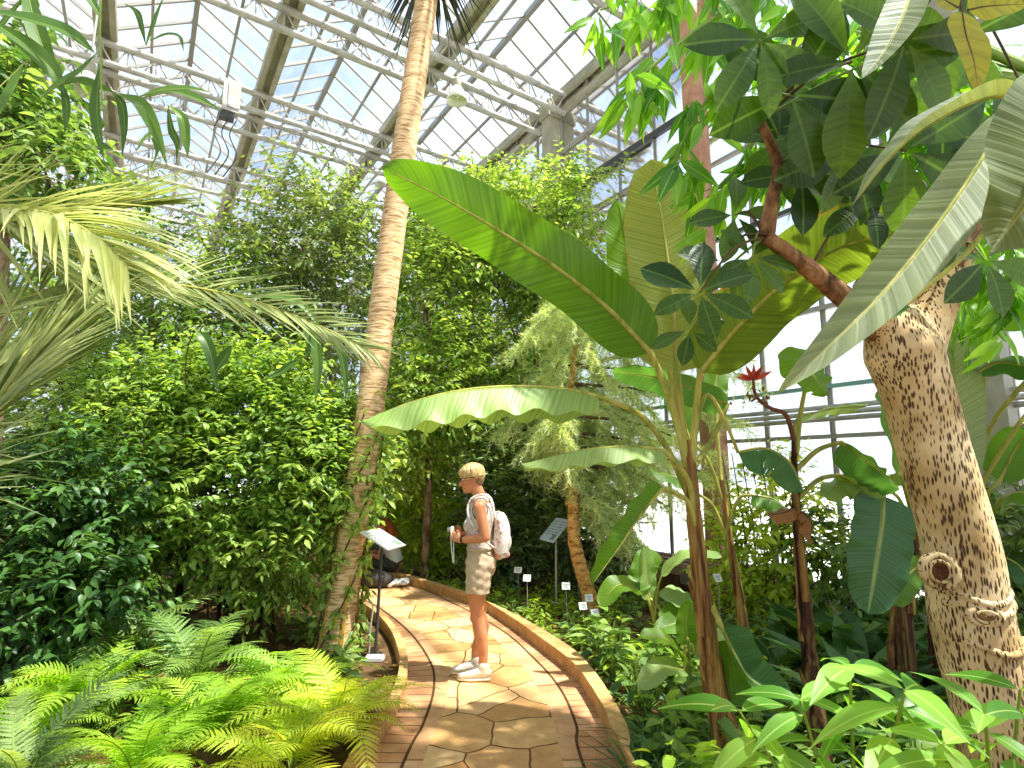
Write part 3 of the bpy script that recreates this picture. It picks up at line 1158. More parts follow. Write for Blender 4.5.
# big light green shrub on the left
b = gp(215, 5.9)
st = []
rs0 = np.random.RandomState(5)
for i in range(9):
    x0 = px_x(165 + 14 * i + rs0.randint(-6, 6), 5.8)
    y0 = 5.75 + rs0.uniform(-.25, .25)
    st.append(([(x0, y0, 0), (x0 + rs0.uniform(-.12, .12), y0, .8), (x0 + rs0.uniform(-.5, .5), y0 + rs0.uniform(-.3, .3), 1.9)], .022))
tree('leafy_shrub', 'large light green shrub with dark thin stems beside the tall palm trunk', 'shrub', b, None, 0,
     [blob(250, 420, 5.8, 92, 62, .65), blob(140, 440, 5.7, 90, 62, .6), blob(318, 460, 5.6, 58, 70, .55), blob(215, 500, 5.4, 110, 62, .5), blob(120, 520, 5.3, 70, 55, .45),
      blob(285, 545, 5.4, 50, 55, .4), blob(200, 385, 6.0, 120, 40, .6), blob(352, 455, 5.9, 32, 45, .4)],
     'l_bright', OV, .10, 'darktwig', n=3600, per=10, tlen=.32, seed=21, shell=.3, bmat='darktwig', stems=st, vr=(0, .8), droop=.3)
b = gp(40, 4.4)
st = [([(px_x(x, 4.4), 4.45, 0), (px_x(x + 8, 4.4), 4.45, .5), (px_x(x - 10, 4.4), 4.45, 1.2)], .016) for x in (10, 45, 80)]
tree('dark_leaf_shrub', 'dark green broad-leaved shrub at the left edge above the ferns', 'shrub', b, None, 0,
     [blob(30, 540, 4.4, 75, 75, .4), blob(85, 600, 4.3, 50, 55, .35), blob(15, 630, 4.2, 60, 60, .35), blob(60, 490, 4.6, 80, 50, .4)],
     'l_dark', OV2, .10, 'darktwig', n=900, per=8, tlen=.25, seed=22, shell=.35, bmat='darktwig', stems=st, vr=(.05, .9))
# yellow-green thicket behind the bananas
b = gp(765, 6.0)
st = [([(px_x(735 + 9 * i, 6.0), 6.0 + .08 * (i % 3), 0), (px_x(738 + 9 * i, 6), 6.0, .8), (px_x(730 + 10 * i, 6), 6.05, 1.8)], .012) for i in range(8)]
tree('thin_stemmed_shrub', 'yellow-green shrub of thin upright stems behind the banana plants', 'shrub', b, None, 0,
     [blob(770, 540, 6.0, 50, 55, .4), blob(765, 600, 6, 50, 45, .35), blob(790, 490, 6.2, 35, 35, .35), blob(735, 560, 6.2, 25, 50, .3)],
     'l_yellow', OV, .11, 'twig', n=420, per=8, tlen=.3, seed=23, shell=.2, stems=st, vr=(.1, 1))
b = gp(1010, 4.3)
st = [([(px_x(x, 4.3), 4.3, 0), (px_x(x + 6, 4.3), 4.3, .6), (px_x(x - 8, 4.3), 4.3, 1.3)], .014) for x in (960, 1000, 1040)]
tree('leafy_shrub', 'green shrub behind the spotted trunk at the right edge', 'shrub', b, None, 0,
     [blob(1000, 560, 4.3, 45, 60, .3), blob(1040, 620, 4.2, 60, 60, .3), blob(960, 640, 4.3, 40, 40, .3), blob(1015, 510, 4.3, 40, 30, .25)],
     'l_mid', LN, .17, 'twig', n=300, per=8, tlen=.3, seed=24, shell=.25, stems=st)
b = gp(870, 5.9)
st = [([(px_x(x, 5.9), 5.9, 0), (px_x(x + 6, 5.9), 5.9, .5), (px_x(x - 8, 5.9), 5.9, 1.0)], .014) for x in (840, 870, 900)]
tree('leafy_shrub', 'low green shrub under the window rail behind the bananas', 'shrub', b, None, 0,
     [blob(850, 570, 5.7, 50, 45, .35), blob(910, 590, 5.4, 50, 45, .35), blob(820, 540, 6.0, 30, 40, .3)],
     'l_mid', OV, .13, 'twig', n=300, per=8, tlen=.3, seed=25, shell=.25, stems=st)

# ------------------------------------------------------------------ feathery conifer
def feather_tree():
    rs = np.random.RandomState(31)
    d = 7.3
    b = gp(600, d)
    root = empty('feathery_conifer', b, label='soft feathery grey-green conifer with a slender orange trunk', cat='tree')
    tp = spline([P(593, 606, 6.6), P(575, 545, 6.8), P(573, 500, 6.9), P(566, 440, 7.0), P(572, 380, 7.1), P(580, 300, 7.2)], 20)
    tp[0][2] = -.03
    root.location = tp[0]
    g = Geo()
    g.tube(tp, np.concatenate([np.linspace(.09, .078, 5), np.linspace(.075, .03, 15)]), 12)
    g.tube([P(574, 507, 6.9), P(566, 503, 6.85)], [.03, .02], 8)
    keep(g.build('trunk', 'orangebark'), root)
    ends = [(520, 345), (545, 320), (600, 330), (640, 350), (675, 350), (720, 355), (700, 400), (650, 410), (610, 385), (545, 395), (530, 450), (560, 430), (620, 450),
            (660, 470), (705, 450), (735, 420), (610, 500), (640, 510), (750, 380), (685, 310), (570, 470), (590, 415), (670, 435), (725, 480), (520, 400), (500, 430), (545, 470), (640, 380), (615, 415), (690, 380), (650, 440), (625, 475), (590, 350), (570, 330), (660, 330), (705, 335), (740, 345), (690, 470), (600, 450), (580, 500), (640, 545), (665, 505), (690, 500), (625, 530), (655, 485), (605, 530), (560, 345), (630, 310)]
    fol = Geo()
    for i, (x, y) in enumerate(ends):
        de = d + rs.uniform(-.55, .45)
        e = np.array(P(x, y, de))
        while e @ A > SW - .85:
            de -= .05
            e = np.array(P(x, y, de))
        s = tp[np.clip(int((620 - y) / 16) + 3, 5, 19)]
        m = (s + e) / 2 + (0, 0, .12)
        q = spline([s, m, e], 14)
        g = Geo()
        g.tube(q, np.linspace(.022, .006, 14), 5)
        keep(g.build('branch', 'twig'), root)
        # side sprays of fine needles along the outer two thirds
        for j in range(4, 14):
            for sg in (-1, 1):
                for rep in range(3):
                    dd = nrm(nrm(q[min(j + 1, 13)] - q[j - 1]) * .6 + np.array((rs.normal() * .5, rs.normal() * .6, -.15 + rs.normal() * .25)) + sg * np.array((.2, .5, 0)))
                    L = .34 * rs.uniform(.6, 1.2)
                    k = 44
                    t = np.linspace(.05, 1, k)
                    sp_ = q[j] + dd * (t * L)[:, None] - np.outer(t ** 2, (0, 0, .10))
                    ld = dd * .7 + rs.normal(size=(k, 3)) * .75
                    fol.scatter(ND, sp_, ld, rs.normal(size=(k, 3)), .085 * rs.uniform(.7, 1.2, k), np.clip(rs.uniform() + rs.normal(size=k) * .15, 0, 1))
    keep(fol.build('foliage', 'l_feather'), root)


feather_tree()

# ------------------------------------------------------------------ tall palm trunk with a crown of dark hanging leaves
def tall_palm():
    rs = np.random.RandomState(41)
    pts = [P(334, 652, 5.15), P(345, 585, 5.3), P(357, 500, 5.4), P(369, 420, 5.5), P(385, 290, 5.65), P(404, 150, 5.8), P(425, 10, 6.0), P(433, -60, 6.1)]
    pts[0].z = -.05
    q = spline(pts, 90)
    root = empty('tall_palm', q[0], label='tall leaning trunk with ringed pinkish bark rising to the roof', cat='tree')
    r = np.interp(np.linspace(0, 1, 90), [0, .06, .2, .5, 1], [.165, .145, .125, .135, .13])
    ring = 1 + .014 * (np.arange(90) % 2)
    g = Geo()
    g.tube(q, r * ring, 20)
    # lower third is a mossy yellow brown, a second material on the same bark
    lowq = q[:22]
    keep(g.build('trunk', 'palmbark'), root)
    g = Geo()
    for i in range(5):
        off = np.array((cos(i * 1.3), sin(i * 1.3), 0)) * .12
        g2 = [lowq[k] + off * (1 - .3 * k / 22) + (0, 0, 0) for k in range(0, 22, 3)]
        g.tube(spline(g2, 16), np.linspace(.05, .03, 16), 8)
    keep(g.build('root_ridges', 'mossbark'), root)
    # crown of long narrow leaves hanging over the top
    top = q[86]
    T = tmpl(6, .045, 'strap', .4, 0.)
    cr = Geo()
    n = 150
    az = rs.uniform(0, 2 * pi, n)
    for a in az:
        el = rs.uniform(-.9, .5)
        L = rs.uniform(.55, .9)
        k = 7
        t = np.linspace(0, 1, k)
        d = np.array((cos(a) * cos(el), sin(a) * cos(el), sin(el)))
        c = top + np.array((0, 0, rs.uniform(-.25, .35))) + d * .1 + np.outer(t, d * L) - np.outer(t ** 2, (0, 0, .42 * L))
        side = nrm(np.cross(d, (0, 0, 1.)))
        wv = (.022 * (1 - t ** 2 * .9))[:, None] * side
        V = np.concatenate([c - wv, c + wv])
        j = np.arange(k - 1)
        cr.add(V, np.stack([j, j + 1, j + 1 + k, j + k], 1), rs.uniform())
    keep(cr.build('leaf_crown', 'l_palmdark'), root)
    # climber on the lower trunk
    iv = empty('climbing_vine', q[3], label='green leafy vine climbing the lower trunk of the tall palm', cat='vine')
    fo = Geo()
    for sgi in range(5):
        ph = sgi * 1.25
        line = []
        for k in range(2, 40):
            a = ph + k * .12
            line.append(q[k] + np.array((cos(a), sin(a), 0)) * (r[k] * 1.12 + .015))
        g = Geo()
        g.tube(line, .008, 5)
        keep(g.build('stem', 'twig'), iv)
        line = np.array(line)
        idx = rs.randint(0, len(line), 66)
        out = nrm(line[idx] - q[2 + idx])
        twigs(fo, line[idx], out + (0, 0, -.2), rs, OV2, .075, 3, .08, 0, .6, vr=(.1, .9))
    keep(fo.build('foliage', ['l_bright', 'twig']), iv)


tall_palm()
# ================================================================== bananas
def blade(root, mid, w, normal, mat, fold=.25, wave=.04, nw=5, curl=.0, tears=0, seed=0, pet=None, rmid=.014, prof='banana', name='leaf', tw=None, ribmat='petiole', asym=1., droopl=None, droopr=None):
    """big leaf: blade mesh with its stalk and rib as a child"""
    rs = np.random.RandomState(seed)
    n, m = 40, 8
    c = spline(mid, n + 1)
    t = np.linspace(0, 1, n + 1)
    tan = nrm(np.gradient(c, axis=0))
    nv = np.array(normal, float)
    if nv.ndim == 1:
        N = np.tile(nv, (n + 1, 1))
    else:
        N = np.array([[np.interp(x, np.linspace(0, 1, len(nv)), nv[:, q]) for q in range(3)] for x in t])
    X = nrm(np.cross(tan, N))
    N = np.cross(X, tan)
    if prof == 'banana':
        pw = np.sqrt(np.clip(1 - (1 - np.minimum(1, t / .16)) ** 2, 0, 1)) * np.where(t > .55, np.sqrt(np.clip(1 - ((t - .55) / .45) ** 2.2, 0, 1)), 1.)
    elif prof == 'ovate':
        pw = np.sin(pi * np.clip(t, 0, 1) ** .7) ** .75
    else:
        pw = np.sin(pi * t ** .85)
    pw = np.maximum(pw, .02) * w / 2
    xs = np.linspace(-1, 1, 2 * m + 1)
    ph = rs.uniform(0, 6.3, 4)
    V = np.empty((n + 1, 2 * m + 1, 3))
    UV = np.empty((n + 1, 2 * m + 1, 2))
    for j, x in enumerate(xs):
        a = abs(x)
        f = fold
        if x < 0 and droopl is not None:
            f = droopl
        if x > 0 and droopr is not None:
            f = droopr
        wav = wave * w * a ** 2 * np.sin(2 * pi * nw * t + ph[0 if x < 0 else 1] + 1.5 * np.sin(5 * t + ph[2])) * np.minimum(1, t * 4)
        ang = f + curl * a
        k = asym if x > 0 else 1.
        off_x = pw * x * np.cos(ang) * k
        off_n = pw * a * np.sin(ang) * k + wav
        V[:, j] = c + X * off_x[:, None] + N * off_n[:, None]
        UV[:, j, 0] = x
        UV[:, j, 1] = t
    # torn edges: notches cut in between veins
    tq = set()
    for _ in range(tears):
        tq.add((rs.randint(6, n - 3), rs.choice([-1, 1]), rs.randint(2, m - 1)))
    fl = []
    W2 = 2 * m + 1
    for i in range(n):
        for j in range(2 * m):
            sg = -1 if j < m else 1
            dist = (m - 1 - j) if j < m else (j - m)
            if any(i == q[0] and sg == q[1] and dist >= q[2] for q in tq):
                continue
            a = i * W2 + j
            fl.append((a, a + 1, a + W2 + 1, a + W2))
    g = Geo()
    g.add(V.reshape(-1, 3), fl, rs.uniform(.2, .9), UV.reshape(-1, 2))
    o = keep(g.build(name, mat), root)
    r = Geo()
    line = c[:-1] - N[:-1] * rmid * .3
    if pet is not None:
        pl_ = spline(list(pet) + [c[0]], 14)
        line = np.concatenate([pl_[:-1], line])
    rr = np.linspace(1.6, .2, len(line)) * rmid
    if pet is not None:
        rr[:14] = np.linspace(2.0, 1.5, 14) * rmid
    r.tube(line, rr, 8)
    ro = r.build('midrib', ribmat)
    ro.parent = o
    return o


def pp(lst):
    return [P(*q) for q in lst]


def pseudostem(root, pts, r0, r1, mat, sheaths=5, seed=0):
    """banana stem wrapped in old leaf sheaths"""
    rs = np.random.RandomState(seed)
    q = spline(pts, 30)
    g = Geo()
    g.tube(q, np.linspace(r0, r1, 30) * (1 + .06 * rs.normal(size=30)), 14)
    keep(g.build('pseudostem', mat), root)
    for i in range(sheaths):
        a0 = rs.uniform(0, 6.28)
        s = rs.randint(0, 14)
        e = s + rs.randint(9, 16)
        k = np.arange(s, min(e, 30))
        rr = np.interp(k, [0, 29], [r0, r1]) * 1.1
        off = np.stack([np.cos(a0 + k * .03), np.sin(a0 + k * .03), 0 * k], 1) * (rr * .55)[:, None]
        off[-1] *= 2.6
        off[-2] *= 1.7
        g = Geo()
        g.tube(q[k] + off, np.concatenate([rr[:-3] * .62, rr[-3:] * .4]) * np.linspace(1, .45, len(k)), 8)
        keep(g.build('leaf_sheath', mat if i % 2 else 'bananastem'), root)


# ---- the main banana, in front
d0 = 3.3
base = P(737, 800, 3.25)
base.z = -.03
ban = empty('banana_plant', base, label='tall banana plant with huge bright leaves in the middle, nearest the path', cat='banana plant')
pseudostem(ban, [base, P(722, 720, d0), P(708, 640, d0), P(697, 545, d0), P(690, 470, d0), P(688, 440, d0)], .078, .026, 'bananastem', 7, 1)
CT = [(690, 470, d0), (687, 430, d0)]
# long leaf reaching up to the left, seen from below
blade(ban, pp([(650, 352, 3.22), (612, 312, 3.14), (560, 270, 3.04), (500, 231, 2.96), (440, 196, 2.9), (382, 167, 2.86)]), .37, (-.12, .72, .75), 'b_bright', .30, .05, 4, seed=1,
      pet=pp([(690, 480, d0), (678, 425, 3.3), (665, 385, 3.26)]), rmid=.013, droopl=.30, droopr=-.2)
# leaf drooping level to the left, pale top and wavy hem
blade(ban, pp([(598, 396, 3.15), (560, 388, 3.05), (510, 386, 2.95), (460, 390, 2.86), (410, 402, 2.8), (362, 421, 2.76)]), .40, (0, -.45, .9), 'b_top', -.4, .05, 6, seed=2, droopl=-.42, droopr=-1.5,
      pet=pp([(690, 500, d0), (668, 450, 3.28), (640, 415, 3.22)]), rmid=.010)
# short level leaf lower down
blade(ban, pp([(664, 450, 3.1), (630, 446, 3.0), (580, 450, 2.9), (522, 464, 2.82)]), .22, (0, -.45, .9), 'b_top', -.3, .05, 5, seed=3, droopl=-.4, droopr=-1.5,
      pet=pp([(694, 520, d0), (688, 480, 3.2)]), rmid=.008)
# upright leaf, olive back
blade(ban, pp([(677, 372, 3.3), (674, 320, 3.34), (668, 265, 3.38), (660, 210, 3.4), (650, 160, 3.4)]), .50, (.1, 1, .1), 'b_olive', .12, .02, 4, seed=4,
      pet=pp([(690, 480, d0), (683, 430, 3.3)]), rmid=.014)
# paler upright leaf behind it
blade(ban, pp([(668, 365, 3.5), (645, 310, 3.6), (630, 260, 3.65), (618, 200, 3.65)]), .34, (-.3, 1, -.2), 'b_bright', .1, .03, 4, seed=5,
      pet=pp([(690, 470, 3.35), (680, 420, 3.4)]), rmid=.011)
# wide olive leaf arching up to the right
blade(ban, pp([(700, 372, 3.2), (735, 330, 3.0), (775, 290, 2.8), (820, 258, 2.6), (862, 240, 2.45), (905, 236, 2.3)]), .42, (.35, .75, .55), 'b_worn', .28, .03, 4, seed=6,
      pet=pp([(692, 470, d0), (695, 420, 3.27)]), rmid=.012, tears=3)
# level dark leaf at the back right
blade(ban, pp([(612, 372, 3.9), (650, 376, 3.8), (690, 388, 3.7), (728, 404, 3.62)][::-1]), .26, (0, .6, .8), 'b_dark', -.25, .03, 4, seed=7,
      pet=pp([(692, 470, d0), (712, 440, 3.5)]), rmid=.009)
# leaf arching right and hanging down
blade(ban, pp([(738, 452, 3.3), (765, 448, 3.25), (790, 462, 3.2), (805, 492, 3.16)]), .34, (.2, -.35, .9), 'b_dark', -.75, .03, 3, seed=8,
      pet=pp([(692, 440, d0), (706, 395, 3.3), (722, 415, 3.3)]), rmid=.007, tears=3)
# narrow leaf hanging to the lower left
blade(ban, pp([(662, 488, 3.2), (640, 515, 3.1), (618, 548, 3.02), (592, 584, 2.98)]), .20, (-.5, .55, .6), 'b_bright', .5, .03, 4, seed=9,
      pet=pp([(698, 560, d0), (690, 505, 3.25)]), rmid=.008)
# young leaf and hanging leaf low on the right side of the stem
blade(ban, pp([(722, 628, 3.2), (735, 655, 3.2), (752, 680, 3.2), (792, 700, 3.15)]), .26, (.3, -.7, .5), 'b_dark', .7, .02, 3, seed=10,
      pet=pp([(708, 600, d0), (714, 612, 3.25)]), rmid=.008)
blade(ban, pp([(728, 640, 3.3), (730, 672, 3.3), (732, 705, 3.28)]), .22, (-.2, -1, .1), 'b_bright', .2, .03, 3, seed=12,
      pet=pp([(706, 590, d0), (716, 612, 3.28)]), rmid=.007)

# ---- slimmer banana just behind
b2 = P(748, 660, 4.4)
b2.z = -.03
bn = empty('banana_plant', b2, label='slim banana plant right behind the main one, with thin pale leaf stalks', cat='banana plant')
pseudostem(bn, [b2, P(745, 640, 4.4), P(738, 590, 4.4), P(728, 530, 4.4), P(722, 480, 4.4)], .05, .018, 'bananastem', 4, 2)
blade(bn, pp([(700, 495, 4.4), (676, 478, 4.35), (650, 470, 4.3)]), .2, (0, -.5, .9), 'b_bright', -.3, .05, 3, seed=21, pet=pp([(724, 530, 4.4), (712, 505, 4.4)]), rmid=.008)
blade(bn, pp([(690, 440, 4.5), (680, 410, 4.5), (664, 372, 4.5)]), .22, (.2, -1, .2), 'b_bright', .1, .04, 3, seed=22, pet=pp([(722, 500, 4.4), (708, 460, 4.4)]), rmid=.008)
blade(bn, pp([(752, 495, 4.3), (775, 500, 4.2), (800, 522, 4.15)]), .24, (0, -.5, .9), 'b_bright', -.4, .05, 3, seed=23, pet=pp([(724, 540, 4.4), (738, 500, 4.35)]), rmid=.008)
blade(bn, pp([(716, 400, 4.6), (716, 380, 4.65), (722, 350, 4.7)]), .2, (0, -1, .2), 'b_bright', .1, .04, 3, seed=24, pet=pp([(722, 490, 4.4), (718, 440, 4.5)]), rmid=.008)

# ---- dark stemmed banana in the middle right
b3 = P(826, 790, 3.2)
b3.z = -.03
bn = empty('banana_plant', b3, label='banana plant with dark stem, withered brown leaf and reddish flower stalk', cat='banana plant')
pseudostem(bn, [b3, P(815, 700, 3.3), P(806, 620, 3.4), P(799, 540, 3.4), P(795, 480, 3.4), P(794, 440, 3.4)], .055, .014, 'darkstem', 5, 3)
blade(bn, pp([(815, 352, 3.4), (808, 362, 3.3), (815, 378, 3.22), (826, 396, 3.18)]), .34, (.1, -.9, .4), 'b_bright', -.3, .05, 3, seed=31, pet=pp([(796, 460, 3.4), (802, 405, 3.4)]), rmid=.008, prof='ovate', tears=1)
blade(bn, pp([(842, 442, 3.3), (880, 470, 3.25), (900, 490, 3.2), (916, 520, 3.2)][0:3]), .30, (.1, .3, .9), 'b_dark', -.5, .04, 4, seed=32, pet=pp([(796, 470, 3.4), (818, 450, 3.35)]), rmid=.008)
blade(bn, pp([(800, 416, 3.5), (835, 408, 3.6), (868, 406, 3.7)]), .18, (0, .35, .9), 'b_top', -.2, .04, 4, seed=33, pet=pp([(794, 470, 3.4), (794, 430, 3.45)]), rmid=.007)
blade(bn, pp([(838, 475, 3.5), (865, 486, 3.45), (888, 478, 3.4), (912, 476, 3.38)]), .26, (.05, .45, .9), 'b_top', -.35, .05, 4, seed=34, pet=pp([(797, 500, 3.4), (818, 480, 3.45)]), rmid=.008)
blade(bn, pp([(796, 508, 3.38), (785, 512, 3.34), (768, 516, 3.3)]), .13, (0, -.7, .7), 'b_dry', -.7, .12, 3, seed=35, pet=pp([(797, 520, 3.4)]), rmid=.006, ribmat='twig')
blade(bn, pp([(803, 512, 3.36), (812, 524, 3.33), (810, 545, 3.3)]), .12, (.5, -.7, .3), 'b_dry', -.6, .12, 3, seed=36, pet=pp([(798, 520, 3.4)]), rmid=.006, ribmat='twig')
g = Geo()
g.tube(spline(pp([(794, 440, 3.38), (786, 415, 3.36), (770, 408, 3.32), (756, 396, 3.3), (753, 378, 3.3)]), 16), np.linspace(.016, .008, 16), 8)
fs = keep(g.build('flower_stalk', mat_plain('redstem', hx(110, 66, 48), .7, 0, .2)), bn)
mat_leaf('l_red', hx(150, 40, 40), hx(206, 96, 84), .5, .3)
g = Geo()
rs = np.random.RandomState(6)
k = 12
g.scatter(tmpl(4, .3, 'lance', .4, -.3), np.tile(np.array(P(753, 380, 3.3)), (k, 1)), np.stack([rs.normal(size=k), rs.normal(size=k) * .6, .2 + rs.uniform(0, .9, k)], 1), rs.normal(size=(k, 3)), .1 * rs.uniform(.7, 1.2, k), rs.uniform(0, 1, k))
fo = g.build('flower', 'l_red')
keep(fo, bn)
g = Geo()
k = 40
c = np.array(P(757, 398, 3.3)) + rs.normal(size=(k, 3)) * (.04, .03, .035)
g.scatter(tmpl(2, .5, 'ovate', .3, .2), c, rs.normal(size=(k, 3)), rs.normal(size=(k, 3)), .035, 0.)
keep(g.build('withered_bracts', 'b_dry'), bn)  # dried flower bracts bunched on the stalk below the flower

# ---- banana standing behind the spotted trunk, with one big hanging leaf
b4 = P(915, 700, 3.9)
b4.z = -.03
bn = empty('banana_plant', b4, label='dark clump of banana stems just left of the spotted trunk, one big leaf hanging', cat='banana plant')
pseudostem(bn, [b4, P(905, 640, 3.9), P(908, 570, 3.9), P(918, 500, 3.9), P(925, 430, 3.9)], .06, .03, 'darkstem', 4, 4)
pseudostem(bn, [b4 + Vector((-.12, .05, 0)), P(892, 640, 3.95), P(902, 580, 3.95), P(914, 520, 3.95)], .03, .018, 'bananastem', 2, 5)
pseudostem(bn, [b4 + Vector((.14, .05, 0)), P(934, 640, 3.95), P(930, 580, 3.95), P(924, 500, 3.95)], .035, .02, 'darkstem', 2, 6)
blade(bn, pp([(884, 496, 3.5), (882, 525, 3.45), (876, 565, 3.42), (868, 614, 3.4)]), .36, (-.05, -1, .15), 'b_dark', .1, .03, 4, seed=41, pet=pp([(918, 520, 3.9), (915, 470, 3.7), (895, 476, 3.55)]), rmid=.008)
blade(bn, pp([(948, 500, 3.7), (958, 440, 3.7), (955, 370, 3.7), (940, 300, 3.7)]), .34, (0, -1, -.1), 'b_grey', .12, .02, 4, seed=42, pet=pp([(918, 560, 3.9), (935, 530, 3.8)]), rmid=.010)
blade(bn, pp([(902, 478, 3.6), (890, 430, 3.6), (878, 390, 3.6)]), .26, (.5, -.8, .1), 'b_bright', .2, .05, 3, seed=43, pet=pp([(917, 530, 3.9)]), rmid=.009)
blade(bn, pp([(880, 488, 3.6), (862, 478, 3.55), (840, 482, 3.5), (826, 498, 3.45)]), .22, (0, -.35, .9), 'b_top', -.4, .06, 4, seed=44, pet=pp([(915, 545, 3.9), (900, 500, 3.7)]), rmid=.007)
blade(bn, pp([(922, 562, 3.6), (905, 580, 3.55), (896, 606, 3.5)]), .16, (0, -1, .2), 'b_bright', .2, .05, 3, seed=45, pet=pp([(914, 560, 3.9)]), rmid=.007)

# ---- banana at the right edge with fanned stalks
b5 = P(958, 720, 4.2)
b5.z = -.03
bn = empty('banana_plant', b5, label='banana plant right of the spotted trunk with pale stalks fanning out', cat='banana plant')
pseudostem(bn, [b5, P(958, 640, 4.2), P(960, 570, 4.2), P(962, 520, 4.2)], .06, .035, 'bananastem', 4, 7)
for i, (pet, mid, w_, nr, mt) in enumerate((
        ([(962, 540, 4.2), (975, 450, 4.1), (985, 370, 4.0)], [(996, 330, 3.95), (1010, 300, 3.9), (1040, 280, 3.8)], .34, (0, -.5, .9), 'b_bright'),
        ([(962, 545, 4.2), (985, 440, 4.0), (1020, 388, 3.8)], [(1040, 372, 3.7), (1080, 350, 3.6), (1130, 350, 3.5)], .3, (0, -.4, .9), 'b_dark'),
        ([(963, 550, 4.2), (985, 480, 4.0), (1015, 430, 3.8)], [(1030, 410, 3.75), (1080, 380, 3.6), (1130, 370, 3.5)], .3, (0, -.4, .9), 'b_dark'),
        ([(964, 560, 4.2), (985, 525, 4.0)], [(1000, 500, 3.9), (1020, 492, 3.8), (1060, 500, 3.7)], .26, (0, -.5, .9), 'b_bright'),
        ([(963, 570, 4.2), (985, 500, 4.0)], [(1000, 480, 3.95), (1015, 450, 3.9), (1030, 430, 3.85)], .28, (.1, -.8, .5), 'b_bright'),
        ([(962, 540, 4.2), (972, 450, 4.15), (970, 395, 4.1)], [(976, 372, 3.7), (1000, 362, 3.6), (1034, 368, 3.5), (1060, 380, 3.4)], .28, (0, .35, .9), 'b_dark'),
        ([(962, 540, 4.2), (966, 480, 4.2), (962, 420, 4.25)], [(960, 395, 4.3), (968, 355, 4.3), (985, 300, 4.3)], .3, (0, -1, .2), 'b_bright'),
        ([(964, 560, 4.2), (990, 560, 4.1)], [(1003, 556, 4.0), (1020, 566, 3.9), (1040, 590, 3.8)], .24, (0, -.6, .8), 'b_dark'))):
    blade(bn, pp(mid), w_, nr, mt, -.2, .04, 3, seed=50 + i, pet=pp(pet), rmid=.009)

# ---- young bananas and broad leaved plants low on the right
def young(name, label, x, y, d, leaves, seed, grp=None):
    b_ = P(x, y, d)
    b_.z = -.02
    rt = empty(name, b_, label=label, cat='plant', group=grp)
    g = Geo()
    g.tube([b_, b_ + Vector((0, 0, .25)), b_ + Vector((.01, 0, .5))], [.022, .018, .01], 8)
    keep(g.build('stem', 'greenstem'), rt)
    for i, (mid, w_, nr, mt) in enumerate(leaves):
        m0 = Vector(P(*mid[0]))
        blade(rt, pp(mid), w_, nr, mt, .18, .04, 3, seed=seed + i, pet=[b_ + Vector((0, 0, .4)), (b_ + Vector((0, 0, .45))).lerp(m0, .5) + Vector((0, 0, .05))], rmid=.006)


young('young_banana', 'young banana plant with pale curled leaves below the wooden ledge', 655, 640, 4.9,
      [([(650, 600, 4.9), (647, 580, 4.9), (645, 545, 4.9)][::1], .16, (.3, -1, 0), 'b_top'), ([(640, 590, 4.9), (618, 585, 4.8), (600, 606, 4.75)], .2, (0, -.5, .8), 'b_bright'),
       ([(662, 575, 4.9), (685, 556, 4.8), (722, 556, 4.7)], .17, (0, -.4, .9), 'b_top'), ([(655, 570, 5.0), (648, 560, 5.0), (640, 580, 4.95), (628, 590, 4.9)], .22, (0, -.6, .7), 'b_bright'),
       ([(662, 590, 4.9), (680, 600, 4.8), (690, 605, 4.75)], .2, (0, -.5, .8), 'b_top'), ([(660, 610, 4.8), (680, 620, 4.7), (655, 630, 4.6)], .2, (0, -.6, .7), 'b_bright')], 70)
young('young_banana', 'small green banana plant between the main banana and the kerb', 690, 700, 4.0,
      [([(684, 660, 4.0), (668, 640, 3.9), (640, 636, 3.85)], .17, (0, -.4, .9), 'b_bright'), ([(694, 655, 4.0), (712, 640, 3.9), (735, 640, 3.8)], .17, (0, -.5, .9), 'b_top'),
       ([(688, 645, 4.05), (686, 625, 4.05), (690, 600, 4.05)], .15, (0, -1, .2), 'b_bright'), ([(684, 670, 3.9), (662, 668, 3.8), (640, 690, 3.7)], .16, (0, -.5, .9), 'b_top')], 80)
